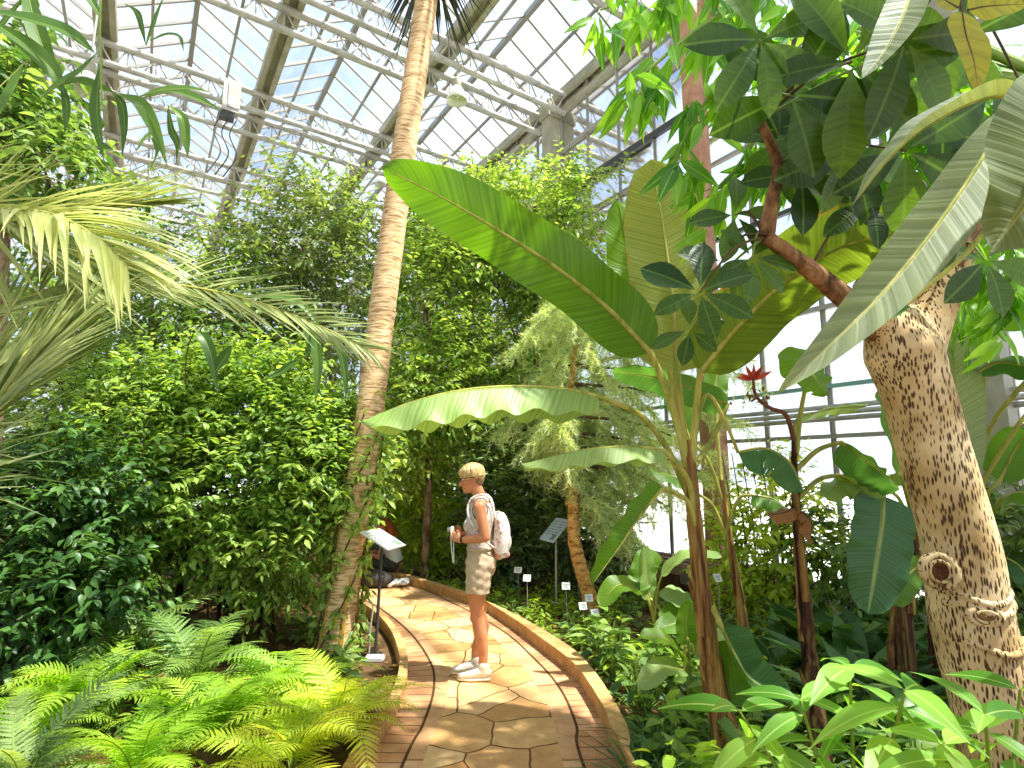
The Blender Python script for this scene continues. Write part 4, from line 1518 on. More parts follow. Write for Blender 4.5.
# ================================================================== spotted tree at the right, with palmate leaves
def spotted_tree():
    rs = np.random.RandomState(61)
    D = 2.55
    pts = [P(1012, 900, D), P(1003, 760, D), P(985, 670, D), P(966, 590, D), P(948, 500, D), P(928, 430, D), P(908, 370, D), P(895, 330, D)]
    pts[0].z = -.05
    q = spline(pts, 60)
    root = empty('spotted_tree', q[0], label='stout leaning tree with pale fleck-marked bark, a knot and forked top', cat='tree')
    r = np.interp(np.linspace(0, 1, 60), [0, .1, .3, .42, .55, .8, .93, 1], [.19, .165, .158, .152, .142, .142, .165, .13])
    # scars of lost branches: a raised collar round a hollow
    for (x, y, rr, cx, cy) in ((939, 571, .062, .95, 1.05), (985, 616, .047, 1.2, .75)):
        c = np.array(P(x, y, D - .135))
        a = np.linspace(0, 2 * pi, 25)
        nn_ = nrm(np.array((-.25, -1., -.02)))
        u = nrm(np.cross(nn_, (0, 0, 1.)))
        v = np.cross(u, nn_)
        g = Geo()
        ring = np.array([c + (u * cos(t) * cx + v * sin(t) * cy) * rr for t in a])
        g.tube(ring, rr * .27 * (1 + .3 * np.sin(a * 2 + 1)), 10, caps=False)
        ring2 = np.array([c + nn_ * .012 + (u * cos(t) * cx + v * sin(t) * cy) * rr * .66 for t in a])
        g.tube(ring2, rr * .12, 8, caps=False)
        kn = keep(g.build('knot', 'spottedbark'), root)
        tag(kn, 'raised branch scar')
        h = Geo()
        h.lathe([(.001, .0), (rr * .4, .006), (rr * .8, .004), (rr * .9, -.04)], c + nn_ * .004, 20, 0, np.array([u, v, nn_]))
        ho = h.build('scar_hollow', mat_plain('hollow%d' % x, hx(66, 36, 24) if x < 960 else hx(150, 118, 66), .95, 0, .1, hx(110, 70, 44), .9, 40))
        ho.parent = kn
    g = Geo()
    a = np.linspace(.3, pi - .3, 20)
    for yy, ph in ((590, 0), (600, .5), (636, .2)):
        cc = np.array(P(964, yy, D))
        ii = np.argmin(np.abs(q[:, 2] - cc[2]))
        ring = np.array([q[ii] + np.array((cos(t) * r[ii] * .94, -sin(t) * r[ii] * .94, .02 * sin(3 * t + ph))) for t in a])
        g.tube(ring, .016, 8)
    keep(g.build('bark_folds', 'spottedbark'), root)
    # fork
    br = [([(905, 365, D), (888, 325, D), (876, 300, D - .02), (868, 288, D - .02)], (.085, .045)),
          ([(912, 375, D), (926, 335, D), (945, 285, D), (958, 250, D), (985, 190, D + .1), (1030, 100, D + .2)], (.09, .05)),
          ([(895, 350, D), (880, 325, D - .05), (872, 318, D - .1)], (.085, .05)),
          ([(893, 350, D), (860, 312, D - .1), (828, 284, D - .15), (800, 262, D - .2), (765, 236, D - .25)], (.06, .03)),
          ([(766, 237, D - .25), (772, 200, D - .28), (778, 165, D - .3), (760, 120, D - .35)], (.036, .018)),
          ([(905, 350, D), (900, 310, D + .05), (898, 285, D + .05)], (.07, .04))]
    ends = []
    fl = Flesh()
    fl.limb([tuple(x) for x in q[::6]] + [tuple(q[-1])], list(r[::6]) + [r[-1]], cap=True)
    for p_, (ra, rb) in br:
        if ra > .065:
            w_ = pp(p_)[:4]
            fl.limb([tuple(x) for x in w_], list(np.linspace(ra * 1.15, ra * .8, len(w_))))
    for v in fl.bm.verts:
        c = v.co
        v.co += Vector((sin(9 * c.z + 3), cos(7 * c.z), 0)) * .006
    keep(fl.fuse('trunk', 'spottedbark', .012, 6), root)
    for p_, (ra, rb) in br:
        qq = spline(pp(p_), 16)
        g = Geo()
        g.tube(qq, np.linspace(ra, rb, 16), 12)
        keep(g.build('branch', 'branchbark'), root)
        ends.append(qq)
    # palmate leaves: hub pixel, depth, spread in pixels, number of leaflets, facing
    hubs = [(700, 292, 2.2, 62, 6, (-.2, -1, .2)), (752, 258, 2.3, 55, 6, (.1, -1, .3)), (852, 62, 1.9, 110, 6, (0, -1, -.35)), (790, 95, 2.0, 95, 5, (-.2, -1, -.3)), (722, 262, 2.35, 48, 5, (.2, -1, 0)),
            (760, 40, 1.9, 95, 6, (.1, -1, -.4)), (905, 150, 2.1, 95, 5, (0, -1, -.2)), (845, 150, 2.2, 80, 6, (.1, -1, 0)), (905, 40, 1.8, 100, 5, (.2, -1, -.3)), (690, 330, 2.4, 40, 5, (-.3, -1, .2)),
            (870, 200, 2.3, 70, 5, (0, -1, .1)), (960, 40, 2.0, 90, 6, (0, -1, -.3)), (800, 175, 2.3, 62, 5, (-.2, -1, .1)), (985, 260, 2.4, 70, 5, (.1, -1, 0)), (735, 215, 2.35, 50, 5, (.1, -1, .1)),
            (920, 215, 2.4, 60, 5, (0, -1, .2)), (820, 120, 2.4, 70, 6, (0, -1, -.2)), (1000, 150, 2.3, 80, 5, (.1, -1, -.2)), (940, 100, 2.4, 85, 6, (0, -1, -.2)), (780, 140, 2.4, 70, 5, (0, -1, -.1))]
    src = [ends[4][-1], ends[4][6], ends[4][10], ends[1][9], ends[1][13], ends[1][15], ends[3][-1], ends[3][10]]
    TL = tmpl(8, .44, 'obovate', .22, .22, .03)
    for i, (x, y, d, sp_, k, nr) in enumerate(hubs):
        h = np.array(P(x, y, d))
        s = min(src, key=lambda e: np.linalg.norm(e - h))
        N = nrm(np.array(nr, float) + rs.normal(size=3) * .12)
        u = nrm(np.cross(N, (0, 0, 1.)))
        v = np.cross(u, N)
        a0 = rs.uniform(0, 6.28)
        ang = a0 + np.arange(k) * 2 * pi / k * .9
        dirs = np.outer(np.cos(ang), u) + np.outer(np.sin(ang), v) + N * .12 + np.array((0, 0, -.18))
        L = sp_ * d / F * rs.uniform(.75, 1.1, k)
        g = Geo()
        g.scatter(TL, np.tile(h, (k, 1)) + nrm(dirs) * .015, dirs, np.tile(N, (k, 1)) + rs.normal(size=(k, 3)) * .15, L, rs.uniform(0, 1, k), rs.uniform(.85, 1.15))
        yl = (i == 11)
        o = keep(g.build('leaf', 'l_palmate'), root)
        g = Geo()
        m = (h + s) / 2 + np.array((0, 0, .06))
        g.tube(spline([s, m, h], 10), np.linspace(.007, .004, 10), 6)
        po = g.build('leaf_stalk', 'greenstem' if i % 2 else 'twig')
        po.parent = o
    # yellow leaf turning above the fork
    for kk, (mid, w_) in enumerate((([(962, 12, 1.7), (966, 35, 1.68), (974, 62, 1.66), (978, 92, 1.65)], .14), ([(968, 10, 1.7), (990, 6, 1.7), (1030, 4, 1.7)], .12), ([(958, 8, 1.7), (945, 0, 1.7), (925, -14, 1.7)], .1))):
        o = blade(root, pp(mid), w_, (.1, -1, .1), 'l_yellowleaf', .1, .03, 2, seed=90 + kk, prof='ovate', rmid=.003, ribmat='twig', pet=[ends[1][15], P(965, -20, 2.0)] if kk == 0 else None)
        tag(o, 'yellowing leaflet')


spotted_tree()

# ------------------------------------------------------------------ large pale leaves in the top right corner, close by
bz = Vector((2.1, 1.75, -.03))
lg = empty('large_leaf_plant', bz, label='plant with very large dull grey-green leaves filling the top right corner', cat='plant')
g = Geo()
g.tube(spline([bz, bz + Vector((-.05, .05, 1.2)), bz + Vector((-.25, -.1, 2.2)), P(1075, 60, 1.5)], 20), np.linspace(.06, .03, 20), 12)
keep(g.build('stem', 'greybark'), lg)
TOPP = Vector(P(1060, 80, 1.45))
blade(lg, pp([(1010, 110, 1.35), (975, 170, 1.3), (930, 235, 1.26), (880, 296, 1.24), (830, 345, 1.24), (778, 394, 1.25)]), .155, (-.25, -.75, .55), 'l_pale', .55, .03, 3, seed=101, pet=[TOPP, P(1035, 88, 1.4)], rmid=.006, prof='ovate', ribmat='petiole', droopl=.2, droopr=.9)
blade(lg, pp([(1024, 96, 1.4), (985, 98, 1.42), (940, 118, 1.44), (895, 152, 1.46), (852, 205, 1.5)]), .12, (0, -.1, 1), 'l_pale', .5, .03, 3, seed=102, pet=[TOPP, P(1040, 90, 1.42)], rmid=.005, prof='ovate', droopl=.35, droopr=.9)
blade(lg, pp([(1085, 85, 1.2), (1060, 135, 1.16), (1030, 195, 1.14), (990, 252, 1.14)]), .32, (-.1, -.95, -.1), 'l_pale', .15, .03, 3, seed=103, pet=[TOPP], rmid=.006, prof='ovate')
blade(lg, pp([(1070, 90, 1.1), (1075, 150, 1.06), (1068, 200, 1.04), (1045, 262, 1.04)]), .26, (.1, -.95, -.1), 'l_pale', .1, .03, 3, seed=104, pet=[TOPP], rmid=.006, prof='ovate')
blade(lg, pp([(915, -30, 1.5), (905, 10, 1.45), (885, 50, 1.42), (862, 78, 1.4)]), .12, (-.3, -.8, .4), 'l_pale', .4, .03, 3, seed=105, pet=[TOPP, P(1000, -40, 1.5)], rmid=.004, prof='ovate')
blade(lg, pp([(905, 305, 1.5), (860, 325, 1.5), (800, 372, 1.52)]), .14, (-.3, -.6, .7), 'b_dark', .4, .03, 3, seed=106, pet=[TOPP, P(985, 230, 1.5)], rmid=.004, prof='ovate')

# ------------------------------------------------------------------ tree overhanging from the right with slender drooping leaves
def slender_tree():
    rs = np.random.RandomState(71)
    b_ = Vector((4.0, 3.3, -.03))
    root = empty('slender_leaf_tree', b_, label='tree overhanging from the top right with slender drooping bright leaves', cat='tree')
    g = Geo()
    tk = spline([b_, b_ + Vector((-.1, 0, 1.5)), b_ + Vector((-.2, -.1, 2.8)), b_ + Vector((-.5, -.2, 3.9))], 20)
    g.tube(tk, np.linspace(.1, .06, 20), 12)
    keep(g.build('trunk', 'greybark'), root)
    brs = [[(900, 10, 3.2), (800, -10, 3.0), (720, 15, 2.9), (660, 60, 2.85), (622, 95, 2.85)],
           [(880, 40, 3.1), (790, 30, 3.0), (740, 60, 2.9), (700, 110, 2.85), (672, 165, 2.85)],
           [(820, -20, 3.0), (720, -20, 2.9), (650, -5, 2.85), (600, 10, 2.85)],
           [(900, 60, 3.1), (820, 80, 3.0), (770, 120, 2.95), (735, 170, 2.9), (700, 205, 2.9)],
           [(900, 20, 3.2), (830, 0, 3.3), (760, 0, 3.3), (715, 30, 3.3)],
           [(950, 80, 3.2), (900, 120, 3.2), (880, 180, 3.2), (850, 230, 3.2)],
           [(980, 100, 3.3), (960, 160, 3.3), (960, 230, 3.3), (985, 300, 3.3)],
           [(860, 30, 3.2), (840, 70, 3.3), (800, 110, 3.4), (780, 170, 3.4)],
           [(1000, 130, 3.3), (1010, 200, 3.2), (1015, 260, 3.1), (1000, 320, 3.1)]]
    fo = Geo()
    TM = tmpl(5, .25, 'lance', .25, .25, .05)
    for bp in brs:
        q = spline([tk[-1]] + pp(bp), 26)
        g = Geo()
        g.tube(q, np.linspace(.03, .005, 26), 6)
        keep(g.build('branch', 'greenstem'), root)
        for j in range(11, 26):
            k = rs.randint(3, 7)
            pos = np.tile(q[j], (k, 1)) + rs.normal(size=(k, 3)) * .02
            # short stalks carrying bunches
            ax_ = nrm(rs.normal(size=3) + (0, 0, -.6)) * rs.uniform(.03, .16)
            pos = pos + ax_
            ld = np.stack([rs.normal(size=k) * .45 - .15, rs.normal(size=k) * .45, -.9 + rs.normal(size=k) * .3], 1)
            fo.scatter(TM, pos, ld, np.stack([rs.normal(size=k) * .6, -np.ones(k), rs.normal(size=k) * .4], 1), rs.uniform(.16, .30, k), np.clip(rs.uniform() + rs.normal(size=k) * .2, 0, 1), rs.uniform(.8, 1.15, k))
            fo.tube([q[j], q[j] + ax_], .003, 4, 1)
    # fill of the same leaves higher up and behind
    p_, d_ = crown_pts(130, P(880, 130, 3.0), (.65, .25, .5), rs, .1)
    twigs(fo, p_, d_, rs, TM, .2, 7, .35, 0, .9, vr=(0, .8))
    p_, d_ = crown_pts(70, P(960, 200, 3.6), (.45, .35, .8), rs, .1)
    twigs(fo, p_, d_, rs, TM, .2, 7, .35, 0, .9, vr=(0, .8))
    keep(fo.build('foliage', ['l_lance', 'greenstem']), root)


slender_tree()

# ------------------------------------------------------------------ lance leaved plants in the right foreground
def lance_plant(label, base, tips, seed, lf=.24):
    rs = np.random.RandomState(seed)
    b_ = Vector(base)
    root = empty('lance_leaf_plant', b_, label=label, cat='plant')
    TM = tmpl(7, .33, 'lance', .22, .45, .03)
    for tp in tips:
        t = Vector(P(*tp))
        q = spline([b_, b_.lerp(t, .5) + Vector((0, 0, .12)), t], 14)
        g = Geo()
        g.tube(q, np.linspace(.010, .004, 14), 6)
        st_ = keep(g.build('stem', 'greenstem'), root)
        k = 9
        az = rs.uniform(0, 6.28) + np.arange(k) * 2.4
        pos = np.concatenate([q[[13, 13, 13, 12, 12, 11, 10, 9, 8]]])
        fl = np.array([.35, .2, .2, 0, 0, -.1, -.1, -.2, -.2])
        ld = np.stack([np.cos(az), np.sin(az) * .8, fl + rs.normal(size=k) * .15], 1)
        g = Geo()
        g.scatter(TM, pos, ld, np.tile((0, -.35, 1.), (k, 1)) + rs.normal(size=(k, 3)) * .15, lf * rs.uniform(.7, 1.1, k), rs.uniform(0, 1, k))
        keep(g.build('leaf_whorl', 'l_front'), root)


lance_plant('bright lance-leaved plant in the right foreground, left of the spotted trunk foot', (1.12, 2.05, -.02), [(905, 690, 1.75), (850, 668, 2.0), (740, 712, 2.05), (800, 700, 2.0)], 81)
lance_plant('bright lance-leaved plant in the lower right corner in front of the spotted trunk', (1.5, 1.95, -.02), [(985, 715, 1.7), (945, 745, 1.6), (1020, 690, 1.8)], 82, .2)
# ================================================================== palm fronds from the left
def palm_frond(root, rach, L, side_n, mat, seed, k=34, wl=.030, ang=(.95, .35), droop=.35, vr=(.2, .9), only=None, v=.35):
    """pinnate frond: rib with two rows of long narrow leaflets"""
    rs = np.random.RandomState(seed)
    q = spline(rach, 60)
    tan = nrm(np.gradient(q, axis=0))
    N = np.array(side_n, float)
    g = Geo()
    T = tmpl(7, 1., 'strap', .5, 0.)
    for sg in (-1, 1):
        if only and sg != only:
            continue
        for i in range(k):
            t = .08 + .92 * (i + rs.uniform(-.2, .2)) / k
            t = min(max(t, 0), .995)
            j = min(int(t * 59), 58)
            p = q[j]
            X = nrm(np.cross(tan[j], N))
            a = ang[0] + (ang[1] - ang[0]) * t
            d = tan[j] * cos(a) + X * sg * sin(a) + N * v * sin(a) + rs.normal(size=3) * .06
            d = nrm(d)
            l = L * (np.sin(pi * (.18 + .75 * t)) ** .6) * rs.uniform(.85, 1.1)
            n = 8
            s = np.linspace(0, 1, n)
            c = p + np.outer(s * l, d) - np.outer(s ** 2 * l, (0, 0, droop * rs.uniform(.6, 1.4)))
            tt = nrm(np.gradient(c, axis=0))
            S = nrm(np.cross(tt, np.tile(N, (n, 1)) + .01))
            U = np.cross(S, tt)
            wv = wl / 2 * np.minimum(1, np.minimum(s * 5 + .35, (1.02 - s) * 1.6))[:, None]
            V = np.concatenate([c - S * wv + U * wv * .5, c, c + S * wv + U * wv * .5])
            jj = np.arange(n - 1)
            f = np.concatenate([np.stack([jj, jj + n, jj + n + 1, jj + 1], 1), np.stack([jj + n, jj + 2 * n, jj + 2 * n + 1, jj + n + 1], 1)])
            g.add(V, f, np.clip(vr[0] + (vr[1] - vr[0]) * rs.uniform(), 0, 1))
    o = keep(g.build('frond', mat), root)
    r = Geo()
    r.tube(q, np.linspace(.013, .004, 60), 6)
    ro = r.build('midrib', 'petiole')
    ro.parent = o
    return o


pb = Vector((-2.75, 2.2, -.03))
pr = empty('feather_palm', pb, label='palm at the left edge with long yellowish arching fronds of narrow leaflets', cat='palm')
g = Geo()
pt = spline([pb, pb + Vector((0, .02, .8)), pb + Vector((.05, .02, 1.7))], 24)
g.tube(pt, np.linspace(.17, .13, 24) * (1 + .05 * (np.arange(24) % 2)), 14)
keep(g.build('trunk', 'greybark'), pr)
HB = pt[-1] + np.array((0, 0, .05))
palm_frond(pr, [HB] + pp([(-60, 225, 2.1), (0, 212, 2.1), (50, 214, 2.08), (95, 236, 2.06), (128, 266, 2.05)]), .52, (-.2, -.6, .8), 'l_palm', 1, 40, .030, (.9, .35), .25, (.45, 1.))
palm_frond(pr, [HB] + pp([(-80, 260, 2.4), (0, 232, 2.5), (70, 214, 2.6), (140, 206, 2.7)]), .85, (-.1, -.5, .9), 'l_palm', 2, 46, .026, (.5, .06), .03, (.1, .8))
palm_frond(pr, [HB] + pp([(-60, 340, 2.3), (20, 300, 2.5), (90, 282, 2.7), (170, 284, 2.9), (250, 300, 3.0), (320, 326, 3.05), (372, 352, 3.1)]), .46, (.1, -.85, .45), 'l_palm', 3, 60, .016, (.8, .35), .10, (.0, .6))
palm_frond(pr, [HB] + pp([(-90, 440, 2.2), (-20, 390, 2.3), (50, 335, 2.45), (118, 285, 2.6)]), .7, (.1, -.7, .6), 'l_palm', 4, 44, .022, (.6, .1), .06, (.1, .7))
palm_frond(pr, [HB] + pp([(-100, 500, 2.1), (-40, 440, 2.15), (20, 378, 2.2), (80, 318, 2.3)]), .6, (.1, -.8, .5), 'l_palm', 5, 40, .020, (.5, .12), .06, (.0, .7))
palm_frond(pr, [HB] + pp([(-90, 180, 2.3), (-30, 200, 2.4), (40, 240, 2.5), (110, 262, 2.6)]), .8, (-.2, -.5, .8), 'l_palm', 6, 40, .024, (.5, .08), .04, (.1, .75))
palm_frond(pr, [HB] + pp([(-90, 470, 2.4), (-30, 430, 2.5), (30, 380, 2.6), (80, 345, 2.7)]), .6, (.1, -.7, .6), 'l_grey', 7, 36, .02, (.6, .15), .08, (.1, .7))

# ------------------------------------------------------------------ hanging reed with strap leaves, top left
rb = Vector(P(98, -70, 2.5))
rz = Vector((rb.x, rb.y, -.03))
rd = empty('strap_leaf_reed', rz, label='tall reed with arching strap leaves hanging in front of the roof, top left', cat='reed')
g = Geo()
g.tube(spline([Vector((px_x(-90, 2.5), 2.55, -.03)), P(-60, 300, 2.55), P(-20, 60, 2.55), P(20, -60, 2.52), P(70, -80, 2.5), P(98, -40, 2.5), P(100, 40, 2.5), P(102, 110, 2.5)], 40), np.linspace(.014, .004, 40), 6)
keep(g.build('stem', 'greenstem'), rd)
straps = [([(-20, 10), (30, 20), (70, 34), (96, 54)], 15), ([(-10, 20), (25, 45), (52, 70), (66, 98)], 15), ([(25, -20), (34, 20), (46, 55), (58, 70)], 14), ([(-10, 130), (8, 100), (18, 80), (24, 60)], 14),
          ([(100, 50), (80, 72), (62, 83), (40, 98)][::-1], 10), ([(62, 84), (80, 82), (98, 88), (118, 94)], 12), ([(116, 94), (140, 104), (156, 130), (168, 168)], 11), ([(142, 98), (170, 92), (195, 98), (222, 111)], 11),
          ([(140, 96), (165, 90), (190, 89), (212, 93)], 8), ([(102, 60), (97, 100), (99, 130), (104, 160)], 11), ([(112, 92), (122, 105), (125, 130), (122, 158)], 7), ([(168, 105), (182, 118), (186, 140), (188, 158)], 8),
          ([(126, 4), (138, 14), (143, 30), (146, 46)], 5), ([(146, 44), (152, 30), (158, 12), (165, -6)], 4), ([(60, 80), (66, 100), (67, 118), (64, 134)], 6), ([(168, 105), (172, 130), (178, 145), (176, 165)], 6), ([(150, 40), (168, 34), (180, 38), (184, 52)], 4),
          ([(102, 20), (88, -5), (84, -20), (80, -40)], 9), ([(30, -10), (0, 30), (-20, 60), (-40, 100)], 14), ([(136, 150), (150, 135), (158, 150), (150, 170)], 5)]
for i, (l, wpx) in enumerate(straps):
    d_ = 2.5 + .05 * (i % 4)
    blade(rd, [P(x, y, d_ + .02 * j) for j, (x, y) in enumerate(l)], wpx * d_ / F * 1.5, (.2 * ((i % 3) - 1), -.8, .5), 'l_strap', .35, .01, 2, seed=200 + i, prof='lance', rmid=.0025, ribmat='greenstem')
# drooping strap leaves over the light green shrub
sb = Vector((px_x(215, 5.7), 5.7, -.03))
s2 = empty('strap_leaf_reed', sb, label='slender reed with a few drooping strap leaves above the light green shrub', cat='reed')
g = Geo()
g.tube(spline([sb, P(205, 520, 5.6), P(188, 420, 5.4), P(190, 340, 5.0), P(235, 300, 4.6)], 24), np.linspace(.009, .004, 24), 6)
keep(g.build('stem', 'twig'), s2)
for i, (l, wpx) in enumerate((([(240, 300), (270, 296), (300, 304), (322, 330)], 9), ([(318, 318), (316, 340), (318, 370), (315, 405)], 8), ([(300, 306), (306, 325), (310, 345), (306, 360)], 7), ([(195, 330), (205, 340), (212, 360), (218, 395)], 9),
                              ([(215, 372), (222, 362), (228, 352), (232, 345)], 9), ([(300, 360), (290, 366), (278, 374), (262, 380)], 7), ([(330, 330), (340, 350), (345, 375), (346, 400)], 6))):
    blade(s2, [P(x, y, 4.55) for x, y in l], wpx * 4.55 / F * 1.4, (.2, -.8, .5), 'l_strap', .35, .01, 2, seed=230 + i, prof='lance', rmid=.003, ribmat='greenstem')

# ================================================================== ferns
def frond_mesh(name, seed, arch=1.1, L=.8, pl=.12):
    rs = np.random.RandomState(seed)
    n = 27
    s = np.linspace(0, 1, 60)
    th = 1.15 - arch * 1.6 * s ** 1.15       # elevation along the frond
    dy = np.cos(th) * L / 59
    dz = np.sin(th) * L / 59
    y, z = np.cumsum(dy), np.cumsum(dz)
    q = np.stack([.05 * np.sin(2.2 * s) * rs.uniform(-1, 1), y, z], 1)
    tan = nrm(np.gradient(q, axis=0))
    # toothed leaflet
    ys = np.linspace(0, 1, 15)
    w_ = np.where(np.arange(15) % 2 == 0, .55, 1.) * (1 - ys ** 2.2) * .5 * .16 + .006
    T = np.concatenate([np.stack([-w_, ys + .02, .18 * w_ - .22 * ys ** 2], 1), np.stack([0 * ys, ys, -.22 * ys ** 2], 1), np.stack([w_, ys + .02, .18 * w_ - .22 * ys ** 2], 1)])
    j = np.arange(14)
    Fq = np.concatenate([np.stack([j, j + 15, j + 16, j + 1], 1), np.stack([j + 15, j + 30, j + 31, j + 16], 1)])
    tm = (T, Fq, np.zeros((45, 2)))
    g = Geo()
    i = np.arange(n)
    t = .16 + .83 * i / n
    for sg in (-1, 1):
        idx = np.clip((t * 59).astype(int), 0, 59)
        p = q[idx]
        nrm_up = nrm(np.cross(np.tile((1., 0, 0), (n, 1)), tan[idx]))
        d = tan[idx] * (.25 + .5 * t[:, None]) + np.array((sg, 0, 0)) * (1 - .25 * t[:, None]) + nrm_up * .12 + rs.normal(size=(n, 3)) * .05
        l = pl * np.sin(pi * np.clip(.22 + .78 * (i + 2) / (n + 2), 0, 1)) ** .75 + .008
        g.scatter(tm, p, d, nrm_up, l, np.clip((.15, .75, .4, .9, .55)[seed % 5] + rs.normal(size=n) * .12, 0, 1), rs.uniform(.95, 1.2))
    g.tube(q, np.linspace(.005, .0015, 60), 5, 1)
    return g


FM = []
for i in range(5):
    o = frond_mesh('frond', 300 + i, (.85, 1.0, 1.15, 1.3, 1.0)[i], (.85, .75, .8, .7, .65)[i], (.13, .12, .13, .11, .10)[i]).build('frond', ['l_fern', 'greenstem'])
    FM.append(o)


def fern_mats():
    out = {}
    for nm in ('l_fern', 'l_fernyellow', 'l_grey', 'l_mid'):
        lst = []
        for o in FM:
            me = o.data.copy()
            me.materials[0] = M[nm]
            lst.append(me)
        out[nm] = lst
    return out


FMM = fern_mats()


def fern(label, x, y, d, n, sc, mat, seed, tilt=0.):
    rs = np.random.RandomState(seed)
    b_ = P(x, y, d)
    b_.z = 0.
    root = empty('fern', b_, label=label, cat='fern')
    g = Geo()
    g.lathe([(.001, .07), (.04, .05), (.06, .0), (.05, -.03)], (0, 0, 0), 12)
    co = g.build('root_crown', 'twig')
    co.parent = root
    for i in range(n):
        o = bpy.data.objects.new('frond', FMM[mat][rs.randint(5)])
        C.objects.link(o)
        o.parent = root
        o.location = (0, 0, .04)
        o.rotation_euler = (rs.uniform(-.45, .38) + tilt, rs.uniform(-.25, .25), i * 2.4 + rs.uniform(-.3, .3))
        k = sc * rs.uniform(.75, 1.15)
        o.scale = (k, k, k)


fern('bright yellow-green fern nearest the path edge, fronds hanging over the pavers', 335, 735, 3.6, 24, .86, 'l_fernyellow', 1)
fern('yellow-green fern at the bottom of the picture left of the path', 290, 780, 3.2, 22, .8, 'l_fernyellow', 2)
fern('full green fern in the middle of the fern bed', 205, 755, 3.45, 24, .9, 'l_fern', 3)
fern('green fern at the bottom edge, second from the left corner', 135, 790, 3.05, 22, .8, 'l_fern', 4)
fern('dull grey-green fern in the bottom left corner', 20, 790, 3.0, 22, .85, 'l_grey', 5)
fern('tall fern with arching fronds in front of the light green shrub', 195, 690, 4.2, 16, 1.2, 'l_mid', 6)
fern('fern in front of the dark broad-leaved shrub', 95, 705, 3.9, 20, .95, 'l_fern', 7)
fern('fern beside the mossy foot of the tall palm trunk', 300, 700, 4.1, 18, .8, 'l_fern', 8)
fern('thin fern under the light green shrub, farthest back', 130, 655, 4.7, 16, 1.4, 'l_mid', 9)
fern('small fern at the corner between the other ferns and the soil', 255, 715, 3.85, 16, .75, 'l_fern', 10)
fern('fern at the left edge below the dark shrub', 35, 735, 3.5, 18, .85, 'l_fern', 11)
for o in FM:
    bpy.data.objects.remove(o)

# ================================================================== ground planting on the right
def rosette(name, mat, tm, k, L, seed, spread=.16, up=.6, wid=None):
    rs = np.random.RandomState(seed)
    g = Geo()
    az = rs.uniform(0, 6.28, k)
    r = spread * rs.uniform(.1, 1, k)
    z = rs.uniform(.03, .24, k) * (1.2 - r / spread)
    pos = np.stack([np.cos(az) * r, np.sin(az) * r, z], 1)
    d = np.stack([np.cos(az), np.sin(az), up + rs.normal(size=k) * .35 - .4], 1)
    g.scatter(tm, pos, d, np.tile((0, 0, 1.), (k, 1)) + rs.normal(size=(k, 3)) * .35, L * rs.uniform(.6, 1.2, k), np.clip(rs.uniform(.1, .9) + rs.normal(size=k) * .2, 0, 1), wid)
    for j in range(k):
        g.tube([(pos[j][0] * .15, pos[j][1] * .15, -.02), tuple(pos[j])], [.004, .002], 3, 1)
    return g.build(name, [mat, 'greenstem'])


def path_ok(p):
    x = np.interp(p.y, EKY, EKX)
    return p.x > x + .12


ek = spline(e_kerb_o, 200)
sel = ek[:, 1] < 9.0
EKY, EKX = ek[sel, 1], ek[sel, 0]
rsg = np.random.RandomState(17)
protos = [rosette('groundcover_plant', 'l_bright', OV2, 34, .13, 1), rosette('groundcover_plant', 'l_mid', OV, 44, .11, 2), rosette('groundcover_plant', 'l_dark', OV2, 30, .14, 3),
          rosette('groundcover_plant', 'l_mid', LN, 34, .17, 4), rosette('groundcover_plant', 'l_yellow', OV, 30, .11, 5), rosette('groundcover_plant', 'l_fern', OV2, 26, .12, 6)]
GC = ['bright green low leafy plant in the bed right of the kerb', 'mid green small-leaved low plant in the bed right of the kerb', 'dark green low plant in the bed right of the kerb',
      'low plant with lance leaves in the bed right of the kerb', 'yellowish low plant in the bed right of the kerb', 'light green low plant in the bed right of the kerb']
cnt = 0
used = [False] * 6
tries = 0
placed = []
while cnt < 290 and tries < 9000:
    tries += 1
    y = rsg.uniform(2.4, 8.3) if rsg.rand() < .6 else rsg.uniform(2.4, 5.2)
    x = np.interp(y, EKY, EKX) + .2 + rsg.uniform(0, 1) ** 1.4 * (4.2 if y < 6 else 2.6)
    p = Vector((x, y, 0))
    if p.x * A[0] + p.y * A[1] > SW - .9:
        continue
    if any((p - q_).length < .13 for q_ in placed):
        continue
    placed.append(p)
    i = int(rsg.choice(6, p=[.28, .2, .06, .14, .16, .16] if y < 5.6 else [.08, .1, .06, .12, .5, .14]))
    if used[i]:
        o = protos[i].copy()
        C.objects.link(o)
    else:
        o = protos[i]
        used[i] = True
    o.location = p
    s = rsg.uniform(.8, 1.35) * (1.0 if y < 5.6 else .7)
    o.scale = (s, s, s * rsg.uniform(.8, 1.2))
    o.rotation_euler = (0, 0, rsg.uniform(0, 6.28))
    tag(o, GC[i], 'plant', 'low plants in the bed right of the kerb: kind %s' % ('bright', 'small-leaved', 'dark', 'lance-leaved', 'yellowish', 'light green')[i])
    cnt += 1

